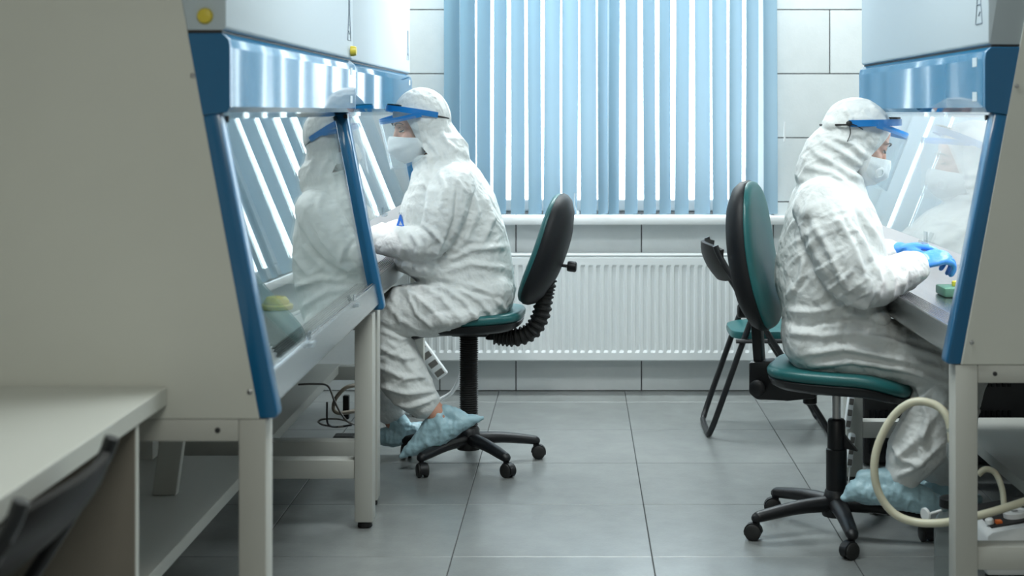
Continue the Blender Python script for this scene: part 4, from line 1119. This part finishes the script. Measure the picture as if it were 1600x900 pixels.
pump = thing('vacuum_pump', 'white vacuum pump with dial gauge under the right hand cabinet', 'pump', (1.23, 4.30, 0))
prism(b := NB(), [(1.13, .05), (1.13, .160), (1.145, .172), (1.325, .202), (1.325, .05)], 4.16, 4.44, .008)
obj('housing', b, M['white'], pump, smooth=35)
b = NB(); prism(b, [(1.15, .1735), (1.15, .178), (1.315, .2055), (1.315, .201)], 4.19, 4.42)
tp = obj('top_panel', b, M['dark'], pump)
sl = Vector((-.158, 0, .987))
obj('gauge', lathe(NB(), [(.034, 0), (.034, .014), (.029, .016), (.028, .012), (.003, .012)], (1.235, 4.25, .192), sl, 24), M['white'], pump, smooth=40)
obj('needle', box(NB(), (1.222, 4.247, .206), (1.240, 4.251, .2075)), M['dark'], pump)
tag(obj('switch', box(NB(), (1.168, 4.205, .179), (1.186, 4.225, .190), .002), M['orange'], pump), 'orange rocker switch')
obj('knob', lathe(NB(), [(.012, 0), (.012, .012), (.009, .015)], (1.152, 4.215, .180), sl, 14), M['white'], pump, smooth=40)
for x in (1.15, 1.30):
    for y in (4.19, 4.41): obj('foot', lathe(NB(), [(.016, 0), (.018, .045), (.012, .05)], (x, y, 0), segs=12), M['rubber'], pump)

# black finned unit and white power strips behind the right worker's legs
unit = thing('heater_unit', 'dark unit with black slotted grilles on the floor under the right cabinet', 'heater', (1.50, 5.75, 0))
obj('case', box(NB(), (1.07, 5.66, .01), (1.95, 5.90, .50), .006), M['dark'], unit)
for i in range(26):
    for z0, z1 in ((.30, .36), (.05, .21)):
        x = 1.09+i*.021
        obj('fin', box(NB(), (x, 5.648, z0), (x+.009, 5.66, z1)), M['shell'], unit)
obj('tray', box(NB(), (1.09, 5.60, .405), (1.42, 5.66, .425), .003), M['label'], unit)
def power_strip(label, c, ang, w, L, Y, n, tilt=0):
    t = thing('power_strip', label, 'power strip', (c.x, Y, c.z), 0)
    R_ = Matrix.Rotation(ang, 3, 'Y')
    b = NB(); box(b, (-w/2, 0, -L/2), (w/2, .035, L/2), .006)
    for v in b.verts: v.co = R_ @ v.co
    obj('housing', b, M['white'], t, world=False, smooth=40)
    for k in range(n):
        z = -L/2+L*(k+.5)/n; b = NB(); box(b, (-w*.36, -.003, z-L/n*.28), (w*.36, .003, z+L/n*.28), .002)
        for v in b.verts: v.co = R_ @ v.co
        obj('socket', b, M['cable'], t, world=False)
    return t
power_strip('white power strip with dark sockets leaning beyond the far left stand leg', at(672, 562, 6.67), math.radians(-36), .055, .19, 6.67, 4)
power_strip('white power strip hanging at the far leg of the right stand, upper one', at(1328, 645, 5.36), math.radians(8), .022, .12, 5.36, 3)
power_strip('white power strip hanging below another at the far right stand leg', at(1330, 705, 5.36), math.radians(7), .022, .12, 5.36, 3)
b = NB(); tube(b, [at(1328, 728, 5.375), at(1326, 765, 5.37), at(1332, 775, 5.37)], .003, 6); 
tag(obj('cord', b, M['white'], None, smooth=True), 'thin white cord hanging under the power strips at the right stand', 'cord')

# cables under the far left cabinet
def cord(name, label, q, r, m_, cat='cable', Y=None):
    b = NB(); tube(b, [at(*k) for k in q], r, 8, 5); o = obj(name, b, m_, None, smooth=True); tag(o, label, cat); return o
cord('cable', 'thin grey cable draped over the shelf edge under the far left cabinet', [(466, 601, 5.95), (490, 600, 5.95), (512, 603, 5.92), (522, 625, 5.88), (532, 645, 5.86), (545, 660, 5.86), (560, 664, 5.9)], .004, M['cable'])
cord('hose', 'beige hose curling beside the left stand leg', [(556, 602, 5.95), (540, 606, 5.92), (525, 622, 5.9), (521, 638, 5.9), (528, 645, 5.9), (545, 644, 5.92), (562, 640, 5.95)], .008, M['hose'], 'hose')
cord('cable', 'black cable hanging straight down to the floor from the far left shelf', [(511, 628, 6.0), (511, 655, 6.0), (514, 664, 6.05), (525, 667, 6.1), (550, 664, 6.1)], .004, M['dark'])
cord('cable', 'grey cable lying in a loop on the floor under the far left cabinet', [(497, 659, 6.25), (505, 655, 6.25), (530, 655, 6.2), (550, 662, 6.15), (530, 667, 6.1), (505, 664, 6.2), (497, 659, 6.25)], .004, M['cable'])
ad = thing('power_adapter', 'black upright power adapter with cords beside the left stand leg', 'adapter', at(541, 640, 6.0))
p0 = at(541, 637, 6.0)
obj('case', box(NB(), (p0.x-.012, 5.985, p0.z-.045), (p0.x+.012, 6.015, p0.z+.05), .004), M['plastic'], ad)
obj('base', box(NB(), (p0.x-.05, 5.96, 0), (p0.x+.04, 6.04, .045), .008), M['plastic'], ad)
cord('hose', 'white hose curving up from the floor behind the left worker\'s shoe cover', [(640, 640, 6.35), (670, 633, 6.38), (692, 622, 6.4), (705, 614, 6.4), (714, 600, 6.4), (720, 585, 6.4), (724, 565, 6.42)][::1], .009, M['white'], 'hose')
